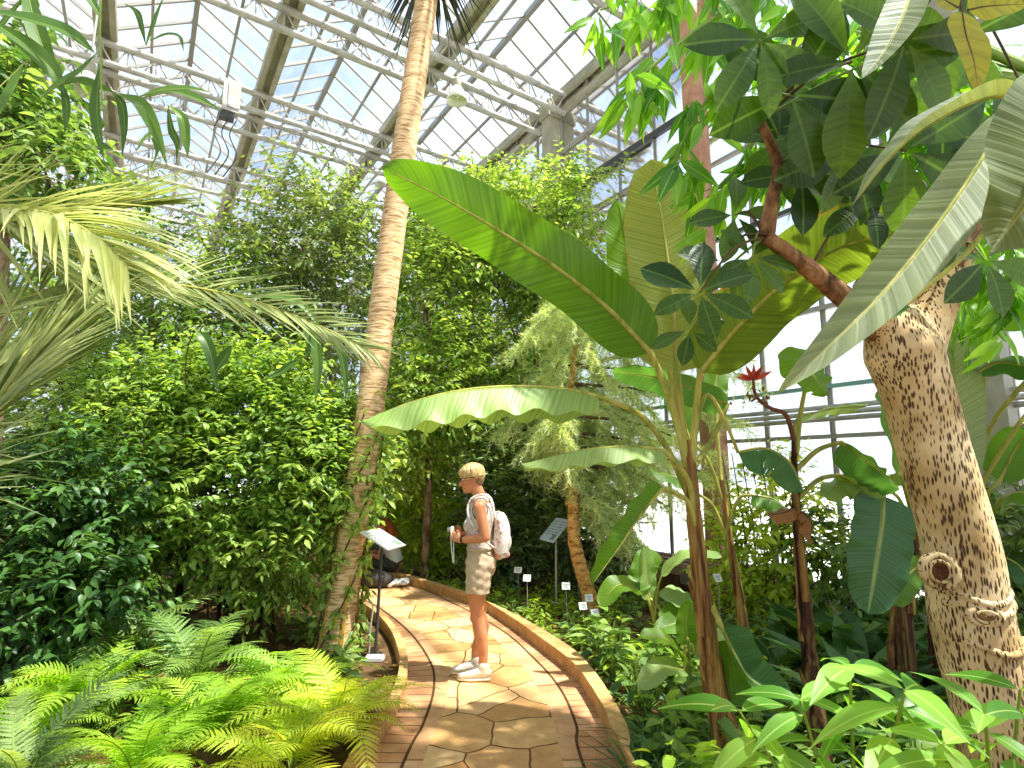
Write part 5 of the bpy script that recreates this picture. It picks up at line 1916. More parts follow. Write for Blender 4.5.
# left bed: low plants among the ferns and under the shrubs
protos = [rosette('groundcover_plant', 'l_dark', OV, 40, .10, 11), rosette('groundcover_plant', 'l_mid', OV2, 36, .11, 12)]
used = [False] * 2
cnt = 0
while cnt < 60:
    y = rsg.uniform(3.6, 8.2)
    x = rsg.uniform(-4.6, -.4)
    pe = np.interp(y, pl[pl[:, 1] < 8.3][:, 1], pl[pl[:, 1] < 8.3][:, 0]) - .3
    if x > pe:
        continue
    i = int(rsg.randint(2))
    if used[i]:
        o = protos[i].copy()
        C.objects.link(o)
    else:
        o, used[i] = protos[i], True
    o.location = (x, y, 0)
    s = rsg.uniform(.7, 1.2)
    o.scale = (s, s, s)
    o.rotation_euler = (0, 0, rsg.uniform(0, 6.28))
    tag(o, ('dark low plant in the bed left of the path', 'mid green low plant in the bed left of the path')[i], 'plant', ('dark low plants left of the path', 'green low plants left of the path')[i])
    cnt += 1

# broad dark strap-leaved clumps under the bananas
ASP = tmpl(7, .24, 'lance', .3, .5, .12)
asp = []
for v in range(3):
    rs = np.random.RandomState(400 + v)
    g = Geo()
    k = 26
    az = rs.uniform(0, 6.28, k)
    g.scatter(ASP, np.stack([np.cos(az) * .05, np.sin(az) * .05, 0 * az + .0], 1), np.stack([np.cos(az) * .55, np.sin(az) * .55, .9 + rs.normal(size=k) * .25], 1), np.stack([-np.cos(az), -np.sin(az), 1 + 0 * az], 1),
              .62 * rs.uniform(.6, 1.1, k), rs.uniform(0, 1, k))
    asp.append(g)
asp_lab = ['dark broad-leaved clump behind the dark stemmed banana', 'dark broad-leaved clump at the foot of the spotted trunk, left side', 'dark broad-leaved clump under the big hanging banana leaf',
           'dark broad-leaved clump farther back below the window', 'dark broad-leaved clump between the two middle bananas', 'dark broad-leaved clump right of the spotted trunk', 'dark broad-leaved clump left of the hanging leaf, half in shade']
for i, (x, d, s) in enumerate(((845, 4.2, 1.1), (925, 3.2, .9), (885, 4.5, 1.1), (820, 5.1, 1.15), (775, 4.7, .9), (1015, 3.7, 1.1), (860, 3.7, .95))):
    if i < 3:
        o = asp[i].build('broad_leaf_clump', 'l_dark')
        A0 = o
        KIDS[i] = o
    else:
        o = KIDS[i % 3].copy()
        C.objects.link(o)
    o.location = (px_x(x, d), d, 0)
    o.rotation_euler = (0, 0, i * 1.1)
    o.scale = (s, s, s)
    tag(o, asp_lab[i], 'plant', 'dark broad-leaved clumps under the bananas')

# thin grassy tufts at the bottom right of the path
GT = tmpl(6, .035, 'strap', .4, .75)
rs = np.random.RandomState(55)
g = Geo()
k = 90
az = rs.uniform(0, 6.28, k)
g.scatter(GT, np.stack([np.cos(az) * .04, np.sin(az) * .04, 0 * az], 1), np.stack([np.cos(az) * .7, np.sin(az) * .7, .9 + rs.normal(size=k) * .3], 1), np.stack([-np.cos(az), -np.sin(az), 1 + 0 * az], 1), .34 * rs.uniform(.6, 1.1, k), rs.uniform(0, 1, k))
t0_ = g.build('grass_tuft', 'l_dark')
for i, (x, y) in enumerate(((672, 775), (705, 772), (655, 748), (640, 790), (690, 745), (735, 790))):
    o = t0_ if i == 0 else t0_.copy()
    if i:
        C.objects.link(o)
    o.location = G(x, y)
    o.rotation_euler = (0, 0, i)
    tag(o, 'dark grassy tuft of thin leaves beside the kerb at the bottom', 'plant', 'dark grassy tufts beside the kerb')

# fallen leaves on the beds
rs = np.random.RandomState(66)
g = Geo()
P_ = []
while len(P_) < 2600:
    y = rs.uniform(2.2, 9.5)
    if rs.rand() < .6:
        x = np.interp(y, EKY, EKX) + .03 + rs.uniform(0, 4)
        if x * A[0] + y * A[1] > SW - .62:
            continue
    else:
        x = np.interp(y, pl[pl[:, 1] < 8.3][:, 1], pl[pl[:, 1] < 8.3][:, 0]) - .12 - rs.uniform(0, 3.5)
    P_.append((x, y, .005 + rs.uniform(0, .02)))
k = len(P_)
g.scatter(OV, P_, np.concatenate([rs.normal(size=(k, 2)), rs.normal(size=(k, 1)) * .12], 1), np.tile((0, 0, 1.), (k, 1)) + rs.normal(size=(k, 3)) * .25, rs.uniform(.05, .13, k), rs.uniform(0, 1, k))
tag(g.build('fallen_leaves', 'l_litter'), kind='stuff')
# ================================================================== wooden ledge, signs, labels, lamps, box
def Wp(s, t, z):
    return Vector(W(s, t, z))


lz = .42
led = empty('wooden_ledge', W(SW - .55, 6.3, 0), label='low wooden ledge along the window wall behind the bananas', cat='ledge')
for k, (off, h_) in enumerate(((.34, .035), (.50, .035), (.66, .035))):
    g = Geo()
    g.box(W(SW - off - .1, 6.4, lz - .02 * k), (.075, 2.6, .018), AX)
    keep(g.build('plank', 'wood', smooth=False), led)
g = Geo()
g.box(W(SW - .85, 6.4, lz - .1), (.02, 2.6, .06), AX)
keep(g.build('front_board', 'wood', smooth=False), led)
for t in (4.0, 5.6, 7.2, 8.8):
    g = Geo()
    g.box(W(SW - .62, t, .18), (.18, .05, .2), AX)
    keep(g.build('support', 'brownwood', smooth=False), led)

# information panels on posts
mat_plain('panelblue', hx(186, 200, 212), .3, 0, .5, hx(204, 214, 222), 0, 2)
mat_plain('panelwhite', hx(216, 216, 206), .35)
mat_plain('print', hx(96, 104, 112), .6)
mat_plain('photoprint', hx(150, 168, 150), .5, 0, .3, hx(90, 120, 90), 0, 60)


def panel(label, foot, top, w, h, tilt, yaw, pmat, post, thick=.012, seed=0, textmat='print'):
    rs = np.random.RandomState(seed)
    root = empty('information_panel', foot, label=label, cat='sign')
    g = Geo()
    g.tube([Vector(foot) - Vector((0, 0, .05)), Vector(top)], .014, 10)
    g.box(Vector(foot) + Vector((0, 0, .008)), (.05, .05, .008))
    keep(g.build('post', post), root)
    cy, sy = cos(yaw), sin(yaw)
    x = np.array((cy, sy, 0))
    fwd = np.array((-sy, cy, 0))
    y = fwd * cos(tilt) + UZ * sin(tilt)
    z = np.cross(x, y)
    c = np.array(top) + z * .02
    ax_ = np.array([x, y, z])
    g = Geo()
    g.box(c, (w / 2, h / 2, thick / 2), ax_)
    board = keep(g.build('board', pmat, smooth=False), root)
    g = Geo()
    # lines of small print and a picture, far too small to read in the photograph
    for side in (-1, 1):
        for r_ in range(6):
            yy = h * (.34 - .11 * r_)
            x0 = -w * .44 if side < 0 else w * .06
            for q in range(3):
                ll = w * rs.uniform(.05, .11)
                g.box(c + x * (x0 + q * w * .13 + ll / 2) + y * yy + z * (thick / 2 + .001), (ll / 2, h * .018, .0006), ax_)
    pr_ = g.build('print', textmat, smooth=False)
    pr_.parent = board
    g = Geo()
    g.box(c + x * (w * .28) - y * h * .3 + z * (thick / 2 + .001), (w * .14, h * .12, .0006), ax_)
    pc = g.build('picture', 'photoprint', smooth=False)
    pc.parent = board
    return root


fd = P(556, 592, 7.2)
fd.z = 0
panel('pale blue-grey tilted information panel on a grey post in front of the dark shrub', fd, P(556, 531, 7.2), .40, .36, R(46), R(-68), 'panelblue', 'steel', seed=1)
fl_ = G(375, 655)
panel('white tilted information panel on a dark post beside the tall palm trunk', fl_, (fl_.x + .03, fl_.y, P(384, 541, fl_.y).z), .34, .32, R(27), R(74), 'panelwhite', 'darksteel', seed=2)
# stone block the dark post stands on, and a pale bent hose end beside it
g = Geo()
bl = bmesh.new()
bmesh.ops.create_cube(bl, size=1)
bmesh.ops.scale(bl, vec=(.16, .1, .045), verts=bl.verts)
bmesh.ops.bevel(bl, geom=bl.edges[:], offset=.01, segments=2, affect='EDGES')
me = bpy.data.meshes.new('foot_slab')
bl.to_mesh(me)
me.materials.append(M['gravel'])
o = bpy.data.objects.new('foot_slab', me)
C.objects.link(o)
o.location = (fl_.x + .02, fl_.y - .09, .0)
tag(o, 'pale stone slab at the foot of the dark sign post', 'slab')
hp = G(369, 652)
g = Geo()
g.tube(spline([hp - Vector((0, 0, .05)), hp + Vector((.005, 0, .2)), hp + Vector((.02, 0, .36)), hp + Vector((.01, 0, .42)), hp + Vector((-.04, 0, .47))], 20), .008, 8)
tag(g.build('bent_pipe', 'hose'), 'thin pale bent pipe standing beside the dark sign post', 'pipe')
pd = P(504, 500, 10.2)
g = Geo()
g.tube([(pd.x, 10.2, -.03), (pd.x, 10.2, P(504, 457, 10.2).z)], [.06, .055], 12)
tag(g.build('wooden_post', 'orangebark'), 'pale upright wooden post in the dark shrubs behind the woman', 'post')


def plant_label(label, x, y, foot_y, d, w=.085, h=.065, seed=0):
    p = P(x, y, d)
    ft = Vector((p.x + .01, d + .01, -.03))
    rt = empty('plant_label', (ft.x, ft.y, 0), label=label, cat='plant label')
    g = Geo()
    g.tube([ft, p + Vector((0, .008, -.01))], .004, 6)
    keep(g.build('stake', 'steel'), rt)
    g = Geo()
    yaw = R(-20 + seed * 7)
    x_ = np.array((cos(yaw), sin(yaw), 0))
    y_ = nrm(np.array((-sin(yaw) * .5, cos(yaw) * .5, 1.)))
    ax_ = np.array([x_, y_, np.cross(x_, y_)])
    g.box(p, (w / 2, h / 2, .002), ax_)
    card = keep(g.build('card', 'white', smooth=False), rt)
    g = Geo()
    for r_ in range(3):
        g.box(np.array(p) + y_ * h * (.22 - .2 * r_) + ax_[2] * .003, (w * (.34 - .06 * r_), h * .03, .0004), ax_)
    pr_ = g.build('print', 'print', smooth=False)
    pr_.parent = card


for i, (lb, x, y, d) in enumerate((('small white plant label left of the grey panel post, slightly higher and farther back', 518, 570, 7.4), ('small white plant label nearest the left side of the grey panel post', 527, 578, 6.6),
                                   ('small white plant label right of the grey panel post', 566, 586, 6.2), ('small white label in the dark shrub behind the slender trunk', 578, 569, 7.2),
                                   ('small white plant label at the foot of the slender orange trunk', 589, 598, 6.2), ('small pale round-cornered label low in the groundcover by the slender trunk', 583, 606, 6.0),
                                   ('small white label lowest of those beside the slender trunk', 595, 613, 5.9), ('small white label behind the main banana stem', 718, 578, 5.6), ('small white label at the back between the banana stems', 708, 590, 6.4))):
    plant_label(lb, x, y, 0, d, .085 if d < 7 else .1, .075, i)

# bell lamps hung from the girders
def lamp(label, x, y, t, sc=1.):
    # under the girder at row t
    r = ray(x, y)
    k = t / (r.x * B[0] + r.y * B[1])
    p = Vector((r.x * k, r.y * k, EYE + r.z * k))
    root = empty('pendant_lamp', p, label=label, cat='lamp')
    g = Geo()
    g.lathe([(.07, .16), (.10, .12), (.16, .02), (.19, -.12), (.185, -.125), (.15, .01), (.09, .1), (.001, .13)], (0, 0, 0), 32)
    a = g.build('lamp_shade', 'lampwhite')
    a.parent = root
    g = Geo()
    g.lathe([(.001, .33), (.06, .33), (.075, .3), (.075, .18), (.07, .155), (.001, .155)], (0, 0, 0), 24)
    b_ = g.build('lamp_housing', 'gutter')
    b_.parent = root
    g = Geo()
    zt = GZ - .62 - p.z
    g.tube([(0, 0, .32), (0, 0, max(zt, .4))], .015, 8)
    g.box((0, 0, max(zt, .4)), (.06, .06, .03))
    c_ = g.build('hanger', 'steel')
    c_.parent = root
    g = Geo()
    g.lathe([(.001, -.05), (.04, -.04), (.05, 0), (.035, .06), (.02, .1)], (0, 0, 0), 16)
    d_ = g.build('bulb', 'white')
    d_.parent = root
    root.scale = (sc, sc, sc)


lamp('white bell-shaped lamp hanging under the roof girder right of the palm crown', 457, 95, 8.3, 1.0)
lamp('white bell lamp half hidden by strap leaves at the upper left', 88, 84, 9.15, 1.0)
lamp('far white bell lamp beside the tip of the long banana leaf', 381, 181, 15.2, 1.0)
# grey motor box on a girder
r = ray(231, 98)
k = 11.6 / (r.x * B[0] + r.y * B[1])
p = Vector((r.x * k, r.y * k, EYE + r.z * k))
mb = empty('motor_box', p, label='grey metal motor box fixed to a roof girder with hanging cables', cat='box')
g = Geo()
g.box((0, 0, 0), (.15, .1, .34), AX)
g.box(A * .05 - B * .11, (.11, .01, .26), AX)
o = g.build('housing', 'steel', smooth=False)
o.parent = mb
g = Geo()
g.box(A * -.05 + UZ * -.42, (.13, .08, .07), AX)
o = g.build('gearbox', 'darksteel', smooth=False)
o.parent = mb
for i in range(3):
    g = Geo()
    x0 = -.15 + .14 * i
    g.tube(spline([A * x0 + UZ * -.45, A * (x0 - .1) + UZ * -.8, A * (x0 + .05) + UZ * -1.2, A * (x0 - .15) + UZ * -1.7], 14), .012, 6)
    o = g.build('cable', 'darksteel')
    o.parent = mb
# ================================================================== people
mat_plain('cloth_print', hx(216, 206, 194), .8, 0, .2, hx(172, 150, 138), .1, 34)
mat_plain('cloth_beige', hx(206, 184, 154), .85, 0, .15, hx(188, 164, 132), .3, 16)
mat_plain('shoewhite', hx(228, 218, 202), .6, 0, .3, hx(214, 200, 178), .1, 20)
mat_plain('soleshoe', hx(226, 206, 176), .7)
mat_plain('black', hx(24, 22, 22), .5)
mat_plain('red_hair', hx(176, 92, 40), .6, 0, .3, hx(140, 66, 26), .5, 40)
mat_plain('grey_cloth', hx(84, 82, 80), .85, 0, .1, hx(66, 64, 62), .2, 20)
mat_plain('pink_cloth', hx(226, 170, 150), .85, 0, .1)
mat_plain('white_cloth', hx(230, 228, 222), .85, 0, .1)


def m_skin():
    t = NT('skin')
    p = t.n('ShaderNodeBsdfPrincipled', i_Roughness=.5)
    tc = t.n('ShaderNodeTexCoord')
    nz = t.n('ShaderNodeTexNoise', i_Scale=12.0, i_Detail=3.0)
    t.l(tc, nz, 'Object', 'Vector')
    r = t.ramp([(.3, hx(198, 126, 84)), (.7, hx(212, 142, 98))])
    t.l(nz, r, 'Fac', 'Fac')
    t.l(r, p, 'Color', 'Base Color')
    p.inputs['Subsurface Weight'].default_value = .1
    p.inputs['Subsurface Radius'].default_value = (.01, .004, .002)
    t.l(p, t.out, 0, 'Surface')
    M['skin'] = t.m


m_skin()
mat_plain('lip', hx(196, 112, 92), .45)
mat_plain('eyewhite', hx(232, 228, 222), .3)
mat_plain('iris', hx(60, 70, 66), .2)
mat_plain('brow', hx(150, 112, 70), .7)


def m_hair():
    t = NT('blond_hair')
    tc = t.n('ShaderNodeTexCoord')
    mp = t.n('ShaderNodeMapping')
    mp.inputs['Scale'].default_value = (60, 60, 14)
    t.l(tc, mp, 'Object', 'Vector')
    nz = t.n('ShaderNodeTexNoise', i_Scale=2.0, i_Detail=4.0)
    t.l(mp, nz, 'Vector', 'Vector')
    r = t.ramp([(.3, hx(166, 122, 66)), (.55, hx(222, 190, 128)), (.75, hx(240, 220, 170))])
    t.l(nz, r, 'Fac', 'Fac')
    p = t.n('ShaderNodeBsdfPrincipled', i_Roughness=.5)
    t.l(r, p, 'Color', 'Base Color')
    b = t.n('ShaderNodeBump', i_Strength=.8, i_Distance=.01)
    t.l(nz, b, 'Fac', 'Height')
    t.l(b, p, 'Normal', 'Normal')
    t.l(p, t.out, 0, 'Surface')
    M['blond_hair'] = t.m


m_hair()


def hand(fl, wrist, dirv, palm_n, curl, side, L=.17, thumb_curl=.5):
    """palm with four unequal bent fingers and a thumb leaving the side of the palm"""
    w = Vector(wrist)
    d = Vector(dirv).normalized()
    n = Vector(palm_n)
    n = (n - d * n.dot(d)).normalized()
    x = d.cross(n) * side            # towards the thumb
    pl_ = L * .5
    fl.limb([w, w + d * pl_ * .5, w + d * pl_], [(.024, .014), (.036, .014), (.038, .012)], ax=tuple(x))
    for i, (off, ln) in enumerate(((.028, .40), (.009, .46), (-.010, .42), (-.028, .33))):
        b_ = w + d * pl_ * .95 + x * off
        f = ln * L
        c = curl * (1 + .12 * i)
        d1 = (d * cos(c * .6) + n * sin(c * .6))
        d2 = (d * cos(c * 1.4) + n * sin(c * 1.4))
        d3 = (d * cos(c * 2.1) + n * sin(c * 2.1))
        p1 = b_ + d1 * f * .45
        p2 = p1 + d2 * f * .32
        p3 = p2 + d3 * f * .23
        fl.limb([b_, p1, p2, p3], [.0088, .0085, .008, .0068], ax=tuple(x))
    tb = w + d * pl_ * .3 + x * .026
    td = (d * .7 + x * .6 + n * .35).normalized()
    t1 = tb + td * L * .2
    td2 = (d * .9 + n * thumb_curl + x * .05).normalized()
    fl.limb([tb, t1, t1 + td2 * L * .17], [.013, .0105, .0085], ax=tuple(n))


def woman():
    wp = P(478, 677, 4.66)
    wp.z = .02
    root = empty('person', wp, label='standing blond woman in pale top and beige shorts in profile on the path', cat='person')
    # local frame: she faces -X; +Y is away from the viewer; Z up. joints in metres
    fl = Flesh()
    nS, fS = -1, 1
    hipz, knz, anz = .86, .47, .09
    for s_, fx in ((-1, .03), (1, -.035)):
        hy, ky, ay = s_ * .085, s_ * .075, s_ * .07
        kx = -.005 + (0 if s_ < 0 else .005)
        fl.limb([(.0, hy, hipz), (-.012, hy * 1.02, .66), (kx, ky, knz + .02), (kx + .012, ky, knz - .06)], [(.088, .085), (.074, .072), (.053, .052), (.047, .047)])
        fl.limb([(kx, ky, knz + .02), (kx + .026, ky, knz - .12), (fx + .014, ay, .2), (fx + .01, ay, anz)], [(.052, .05), (.056, .052), (.037, .034), (.035, .03)])
        fl.ball((kx - .035, ky, knz + .0), (.026, .03, .034))
        fl.limb([(fx + .01, ay, .06), (fx - .05, ay, .045), (fx - .12, ay, .03)], [(.03, .03), (.03, .036), (.02, .034)], ax=(0, 0, 1))
    # trunk
    fl.limb([(.0, 0, .83), (.012, 0, .92), (.005, 0, 1.02), (-.002, 0, 1.14), (.010, 0, 1.27), (.016, 0, 1.35)], [(.10, .155), (.112, .165), (.088, .132), (.098, .142), (.102, .155), (.07, .12)])
    fl.ball((.045, -.07, .89), (.085, .085, .1)).ball((.045, .07, .89), (.085, .085, .1))
    fl.ball((-.064, -.07, 1.19), (.055, .062, .06)).ball((-.064, .07, 1.19), (.055, .062, .06))
    fl.limb([(.012, -.155, 1.345), (.012, 0, 1.375), (.012, .155, 1.345)], [(.05, .045), (.06, .05), (.05, .045)])
    # neck and head, bent a little forward
    fl.limb([(.02, 0, 1.34), (.002, 0, 1.42), (-.03, 0, 1.49)], [(.058, .058), (.050, .048), (.052, .05)])
    hc = Vector((-.068, 0, 1.572))
    rot = Matrix.Rotation(R(-13), 3, 'Y')      # chin towards the chest

    def H(x, y, z):
        return hc + rot @ Vector((x, y, z))
    fl.ball(H(.012, 0, .022), (.093, .073, .088), rot)
    fl.ball(H(-.028, 0, -.03), (.062, .060, .075), rot)
    fl.limb([H(.005, 0, -.04), H(-.045, 0, -.085), H(-.068, 0, -.096)], [.055, .038, .022])
    fl.ball(H(-.078, 0, -.098), (.016, .02, .014), rot)
    fl.ball(H(-.070, 0, .028), (.022, .05, .016), rot)           # brow
    fl.limb([H(-.082, 0, .012), H(-.096, 0, -.018), H(-.107, 0, -.037)], [.008, .010, .011])
    fl.ball(H(-.098, 0, -.042), (.012, .016, .009), rot)
    fl.ball(H(-.087, 0, -.066), (.012, .022, .007), rot).ball(H(-.085, 0, -.077), (.011, .02, .007), rot)
    for s_ in (-1, 1):
        fl.ball(H(-.060, s_ * .042, -.025), (.022, .02, .022), rot)
        fl.ball(H(.012, s_ * .073, -.012), (.018, .009, .030), rot)
        fl.ball(H(-.070, s_ * .031, .004), (.012, .013, .010), rot)
    # arms: upper arm hangs, forearm level, both hands together in front
    nel, nwr = (.062, -.205, 1.105), (-.148, -.10, 1.075)
    fel, fwr = (.050, .205, 1.105), (-.150, .075, 1.10)
    for sh, el, wr_ in (((.012, -.172, 1.335), nel, nwr), ((.012, .172, 1.335), fel, fwr)):
        m = Vector(sh).lerp(Vector(el), .5)
        fl.ball(sh, (.052, .046, .052))
        fl.limb([sh, m, el], [.047, .042, .035])
        m2 = Vector(el).lerp(Vector(wr_), .35)
        fl.limb([el, m2, wr_], [.036, .036, .024])
    hand(fl, nwr, (-.75, .45, .35), (0, 1, .1), .75, -1)
    hand(fl, fwr, (-.8, -.35, .40), (0, -1, .1), .75, 1)
    body = fl.fuse('body', ['skin', 'lip', 'eyewhite', 'iris', 'brow'], .0048, 3, root)
    inv = rot.inverted()
    for p in body.data.polygons:
        q = inv @ (p.center - hc)
        if q.x < -.07 and abs(q.y) < .022 and -.083 < q.z < -.061:
            p.material_index = 1
        for s_ in (-1, 1):
            e = Vector((q.x + .075, q.y - s_ * .031, q.z - .003))
            if abs(e.x) < .02 and (e.y / .013) ** 2 + (e.z / .0065) ** 2 < 1:
                p.material_index = 3 if abs(e.y) < .006 else 2
            if q.x < -.06 and abs(q.y - s_ * .032) < .02 and .022 < q.z < .032:
                p.material_index = 4
    # hair: full on top, cut round the ears, short at the nape
    fl = Flesh()
    fl.ball(H(.014, 0, .040), (.104, .084, .088), rot)
    fl.ball(H(-.055, 0, .058), (.048, .062, .040), rot)
    fl.ball(H(.062, 0, .008), (.054, .068, .058), rot)
    rs = np.random.RandomState(3)
    for i in range(70):
        a = rs.uniform(-pi, pi)
        x, y = .095 * cos(a), .082 * sin(a)
        z1 = .01 if cos(a) > -.1 else .035
        b0 = H(.01 + x * .5, y * .5, .108)
        b1 = H(.012 + x * .98, y * .98, .07)
        b2 = H(.014 + x * 1.1, y * 1.07, z1 + rs.uniform(-.012, .012))
        fl.limb([b0, b1, b2], [.012, .013, .006])
    hair = fl.fuse('hair', 'blond_hair', .004, 2, root)
    fl = Flesh()
    fl.ball(H(.052, 0, -.022), (.052, .062, .055), rot)
    fl.fuse('nape_hair', 'brow', .005, 2, root)
    # glasses
    g = Geo()
    for s_ in (-1, 1):
        a = np.linspace(0, 2 * pi, 21)
        g.tube([H(-.096, s_ * .034 + .021 * cos(t), .003 + .017 * sin(t)) for t in a], .0022, 6, caps=False)
        g.tube([H(-.094, s_ * .055, .008), H(-.05, s_ * .072, .008), H(.012, s_ * .08, .004), H(.03, s_ * .078, -.012)], .0024, 6)
    g.tube([H(-.097, -.014, .006), H(-.103, 0, .008), H(-.097, .014, .006)], .002, 6)
    g.build('eyeglasses', 'black').parent = root
    # sleeveless top
    fl = Flesh()
    fl.limb([(.006, 0, .985), (.004, 0, 1.04), (-.002, 0, 1.14), (.008, 0, 1.25), (.014, 0, 1.33), (.016, 0, 1.365)], [(.108, .150), (.104, .146), (.112, .154), (.116, .166), (.098, .142), (.08, .105)], cap=False)
    fl.ball((-.066, -.07, 1.185), (.062, .068, .072)).ball((-.066, .07, 1.185), (.062, .068, .072))
    fl.limb([(.012, -.118, 1.368), (.012, -.07, 1.388), (.008, 0, 1.385), (.012, .07, 1.388), (.012, .118, 1.368)], [(.046, .028), (.058, .034), (.070, .030), (.058, .034), (.046, .028)])
    fl.limb([(.010, 0, 1.36), (.002, 0, 1.418)], [(.064, .064), (.060, .058)], cap=False)
    top = fl.fuse('sleeveless_top', 'cloth_print', .005, 3, root)
    g = Geo()
    a = np.linspace(0, 2 * pi, 31)
    for s_ in (-1, 1):
        g.tube([(.014 + .060 * cos(t), s_ * (.150 - .012 * sin(t)), 1.312 + .074 * sin(t)) for t in a], .004, 6, caps=False)
    g.build('armhole_piping', 'grey_cloth').parent = top
    # shorts
    fl = Flesh()
    fl.limb([(.010, 0, .80), (.014, 0, .88), (.010, 0, .96), (.006, 0, 1.01)], [(.118, .165), (.128, .180), (.110, .158), (.098, .146)], cap=False)
    fl.ball((.052, -.07, .885), (.09, .09, .1)).ball((.052, .07, .885), (.09, .09, .1))
    for s_ in (-1, 1):
        fl.limb([(.004, s_ * .088, .90), (.0, s_ * .094, .78), (-.004, s_ * .096, .665)], [(.106, .094), (.101, .091), (.096, .088)], cap=False)
    sh = fl.fuse('shorts', 'cloth_beige', .005, 2, root)
    # creases in the cloth
    rs = np.random.RandomState(9)
    for v in sh.data.vertices:
        c = v.co
        v.co += v.normal * (.0022 * sin(85 * c.z + 46 * c.x + 2 * sin(18 * c.y)) + .002 * sin(60 * c.x - 75 * c.z))
    g = Geo()
    g.tube([(.008 + .104 * cos(t), .152 * sin(t), 1.005) for t in np.linspace(0, 2 * pi, 33)], .012, 8, caps=False)
    g.build('waistband', 'cloth_beige').parent = sh
    # shoes
    for s_, fx in ((-1, .03), (1, -.035)):
        ay = s_ * .07
        fl = Flesh()
        fl.limb([(fx + .045, ay, .060), (fx - .02, ay, .062), (fx - .09, ay, .050), (fx - .165, ay, .040)], [(.040, .038), (.042, .041), (.034, .045), (.022, .038)], ax=(0, 0, 1))
        fl.limb([(fx + .022, ay, .06), (fx + .014, ay, .115)], [(.052, .042), (.048, .040)])
        fl.limb([(fx - .02, ay, .085), (fx - .07, ay, .075)], [(.03, .024), (.018, .02)])
        shoe = fl.fuse('shoe', 'shoewhite', .005, 2, root)
        fl = Flesh()
        fl.limb([(fx + .062, ay, .016), (fx, ay, .017), (fx - .09, ay, .016), (fx - .178, ay, .018)], [(.016, .040), (.017, .043), (.017, .047), (.014, .034)], ax=(0, 0, 1))
        so_ = fl.fuse('sole', 'soleshoe', .005, 1, root)
        so_.parent = shoe
        g = Geo()
        for i in range(5):
            x = fx - .035 - .016 * i
            z = .100 - .009 * i
            g.tube([(x, ay - .026, z - .008), (x - .004, ay, z + .002), (x, ay + .026, z - .008)], .0035, 6)
        g.build('laces', 'white').parent = shoe
    g = Geo()
    w0 = Vector(nel).lerp(Vector(nwr), .9)
    dv = (Vector(nwr) - Vector(nel)).normalized()
    u = dv.cross(Vector((0, 0, 1))).normalized()
    v_ = u.cross(dv)
    g.tube([w0 + u * .029 * cos(t) + v_ * .029 * sin(t) for t in np.linspace(0, 2 * pi, 21)], .008, 6, caps=False)
    g.build('wrist_watch', 'black').parent = root

    # small camera with a hanging cord, held in both hands
    cpos = wp + Vector((-.222, -.012, 1.15))
    cm = empty('camera', cpos, label='small pale camera with a hanging white cord, held in the woman\'s hands', cat='camera')
    bm = bmesh.new()
    bmesh.ops.create_cube(bm, size=1)
    bmesh.ops.scale(bm, vec=(.028, .09, .056), verts=bm.verts)
    bmesh.ops.bevel(bm, geom=bm.edges[:], offset=.007, segments=3, affect='EDGES')
    me = bpy.data.meshes.new('camera_body')
    bm.to_mesh(me)
    me.materials.append(M['lampwhite'])
    o = bpy.data.objects.new('camera_body', me)
    C.objects.link(o)
    o.parent = cm
    g = Geo()
    g.lathe([(.001, .028), (.018, .028), (.02, .024), (.02, 0)], (-.012, 0, 0), 20, 0, np.array([(0, 1, 0), (0, 0, 1), (-1, 0, 0)], float))
    g.build('lens', 'steel').parent = cm
    g = Geo()
    g.tube(spline([(0, -.042, .0), (-.005, -.05, -.08), (.01, -.05, -.22), (.02, -.045, -.26), (.02, -.04, -.2), (.012, -.04, -.05)], 24), .004, 6)
    g.build('cord', 'white').parent = cm
    # rucksack
    bp = wp + Vector((.19, -.01, .70))
    bk = empty('backpack', bp, label='small pale flower-patterned backpack worn on the woman\'s back', cat='backpack')
    t = NT('flower_cloth')
    tc = t.n('ShaderNodeTexCoord')
    vo = t.n('ShaderNodeTexNoise', i_Scale=20.0, i_Detail=2.0, i_Distortion=1.5)
    t.l(tc, vo, 'Object', 'Vector')
    r_ = t.ramp([(.3, hx(150, 130, 126)), (.4, hx(204, 160, 150)), (.46, hx(230, 220, 212)), (.58, hx(236, 230, 224)), (.66, hx(206, 170, 160)), (.72, hx(160, 150, 142))])
    t.l(vo, r_, 'Fac', 'Fac')
    pb_ = t.n('ShaderNodeBsdfPrincipled', i_Roughness=.8)
    t.l(r_, pb_, 'Color', 'Base Color')
    t.l(pb_, t.out, 0, 'Surface')
    M['flower_cloth'] = t.m
    fl = Flesh()
    fl.limb([(-.012, 0, .285), (.0, 0, .31), (.008, 0, .40), (.012, 0, .52), (-.005, 0, .62), (-.028, 0, .655)], [(.05, .09), (.078, .125), (.085, .13), (.078, .125), (.060, .10), (.03, .06)])
    fl.ball((.055, 0, .40), (.05, .09, .085))
    bag = fl.fuse('bag', 'flower_cloth', .006, 3, bk)
    bag.data.transform(Matrix.Translation((-.012, 0, .0)) @ Matrix.Diagonal((.86, .9, .88, 1)))
    g = Geo()
    g.tube([(.048, .075 * cos(a_), .42 + .03 * sin(a_)) for a_ in np.linspace(pi, 2 * pi, 17)], .004, 6)
    g.build('pocket_zip', 'grey_cloth').parent = bk
    fl = Flesh()
    fl.limb([(-.02, 0, .285), (.06, 0, .285)], [(.05, .11), (.03, .1)])
    fl.fuse('leather_base', 'pink_cloth', .006, 2, bk).data.transform(Matrix.Translation((-.012, 0, .0)) @ Matrix.Diagonal((.86, .9, .88, 1)))
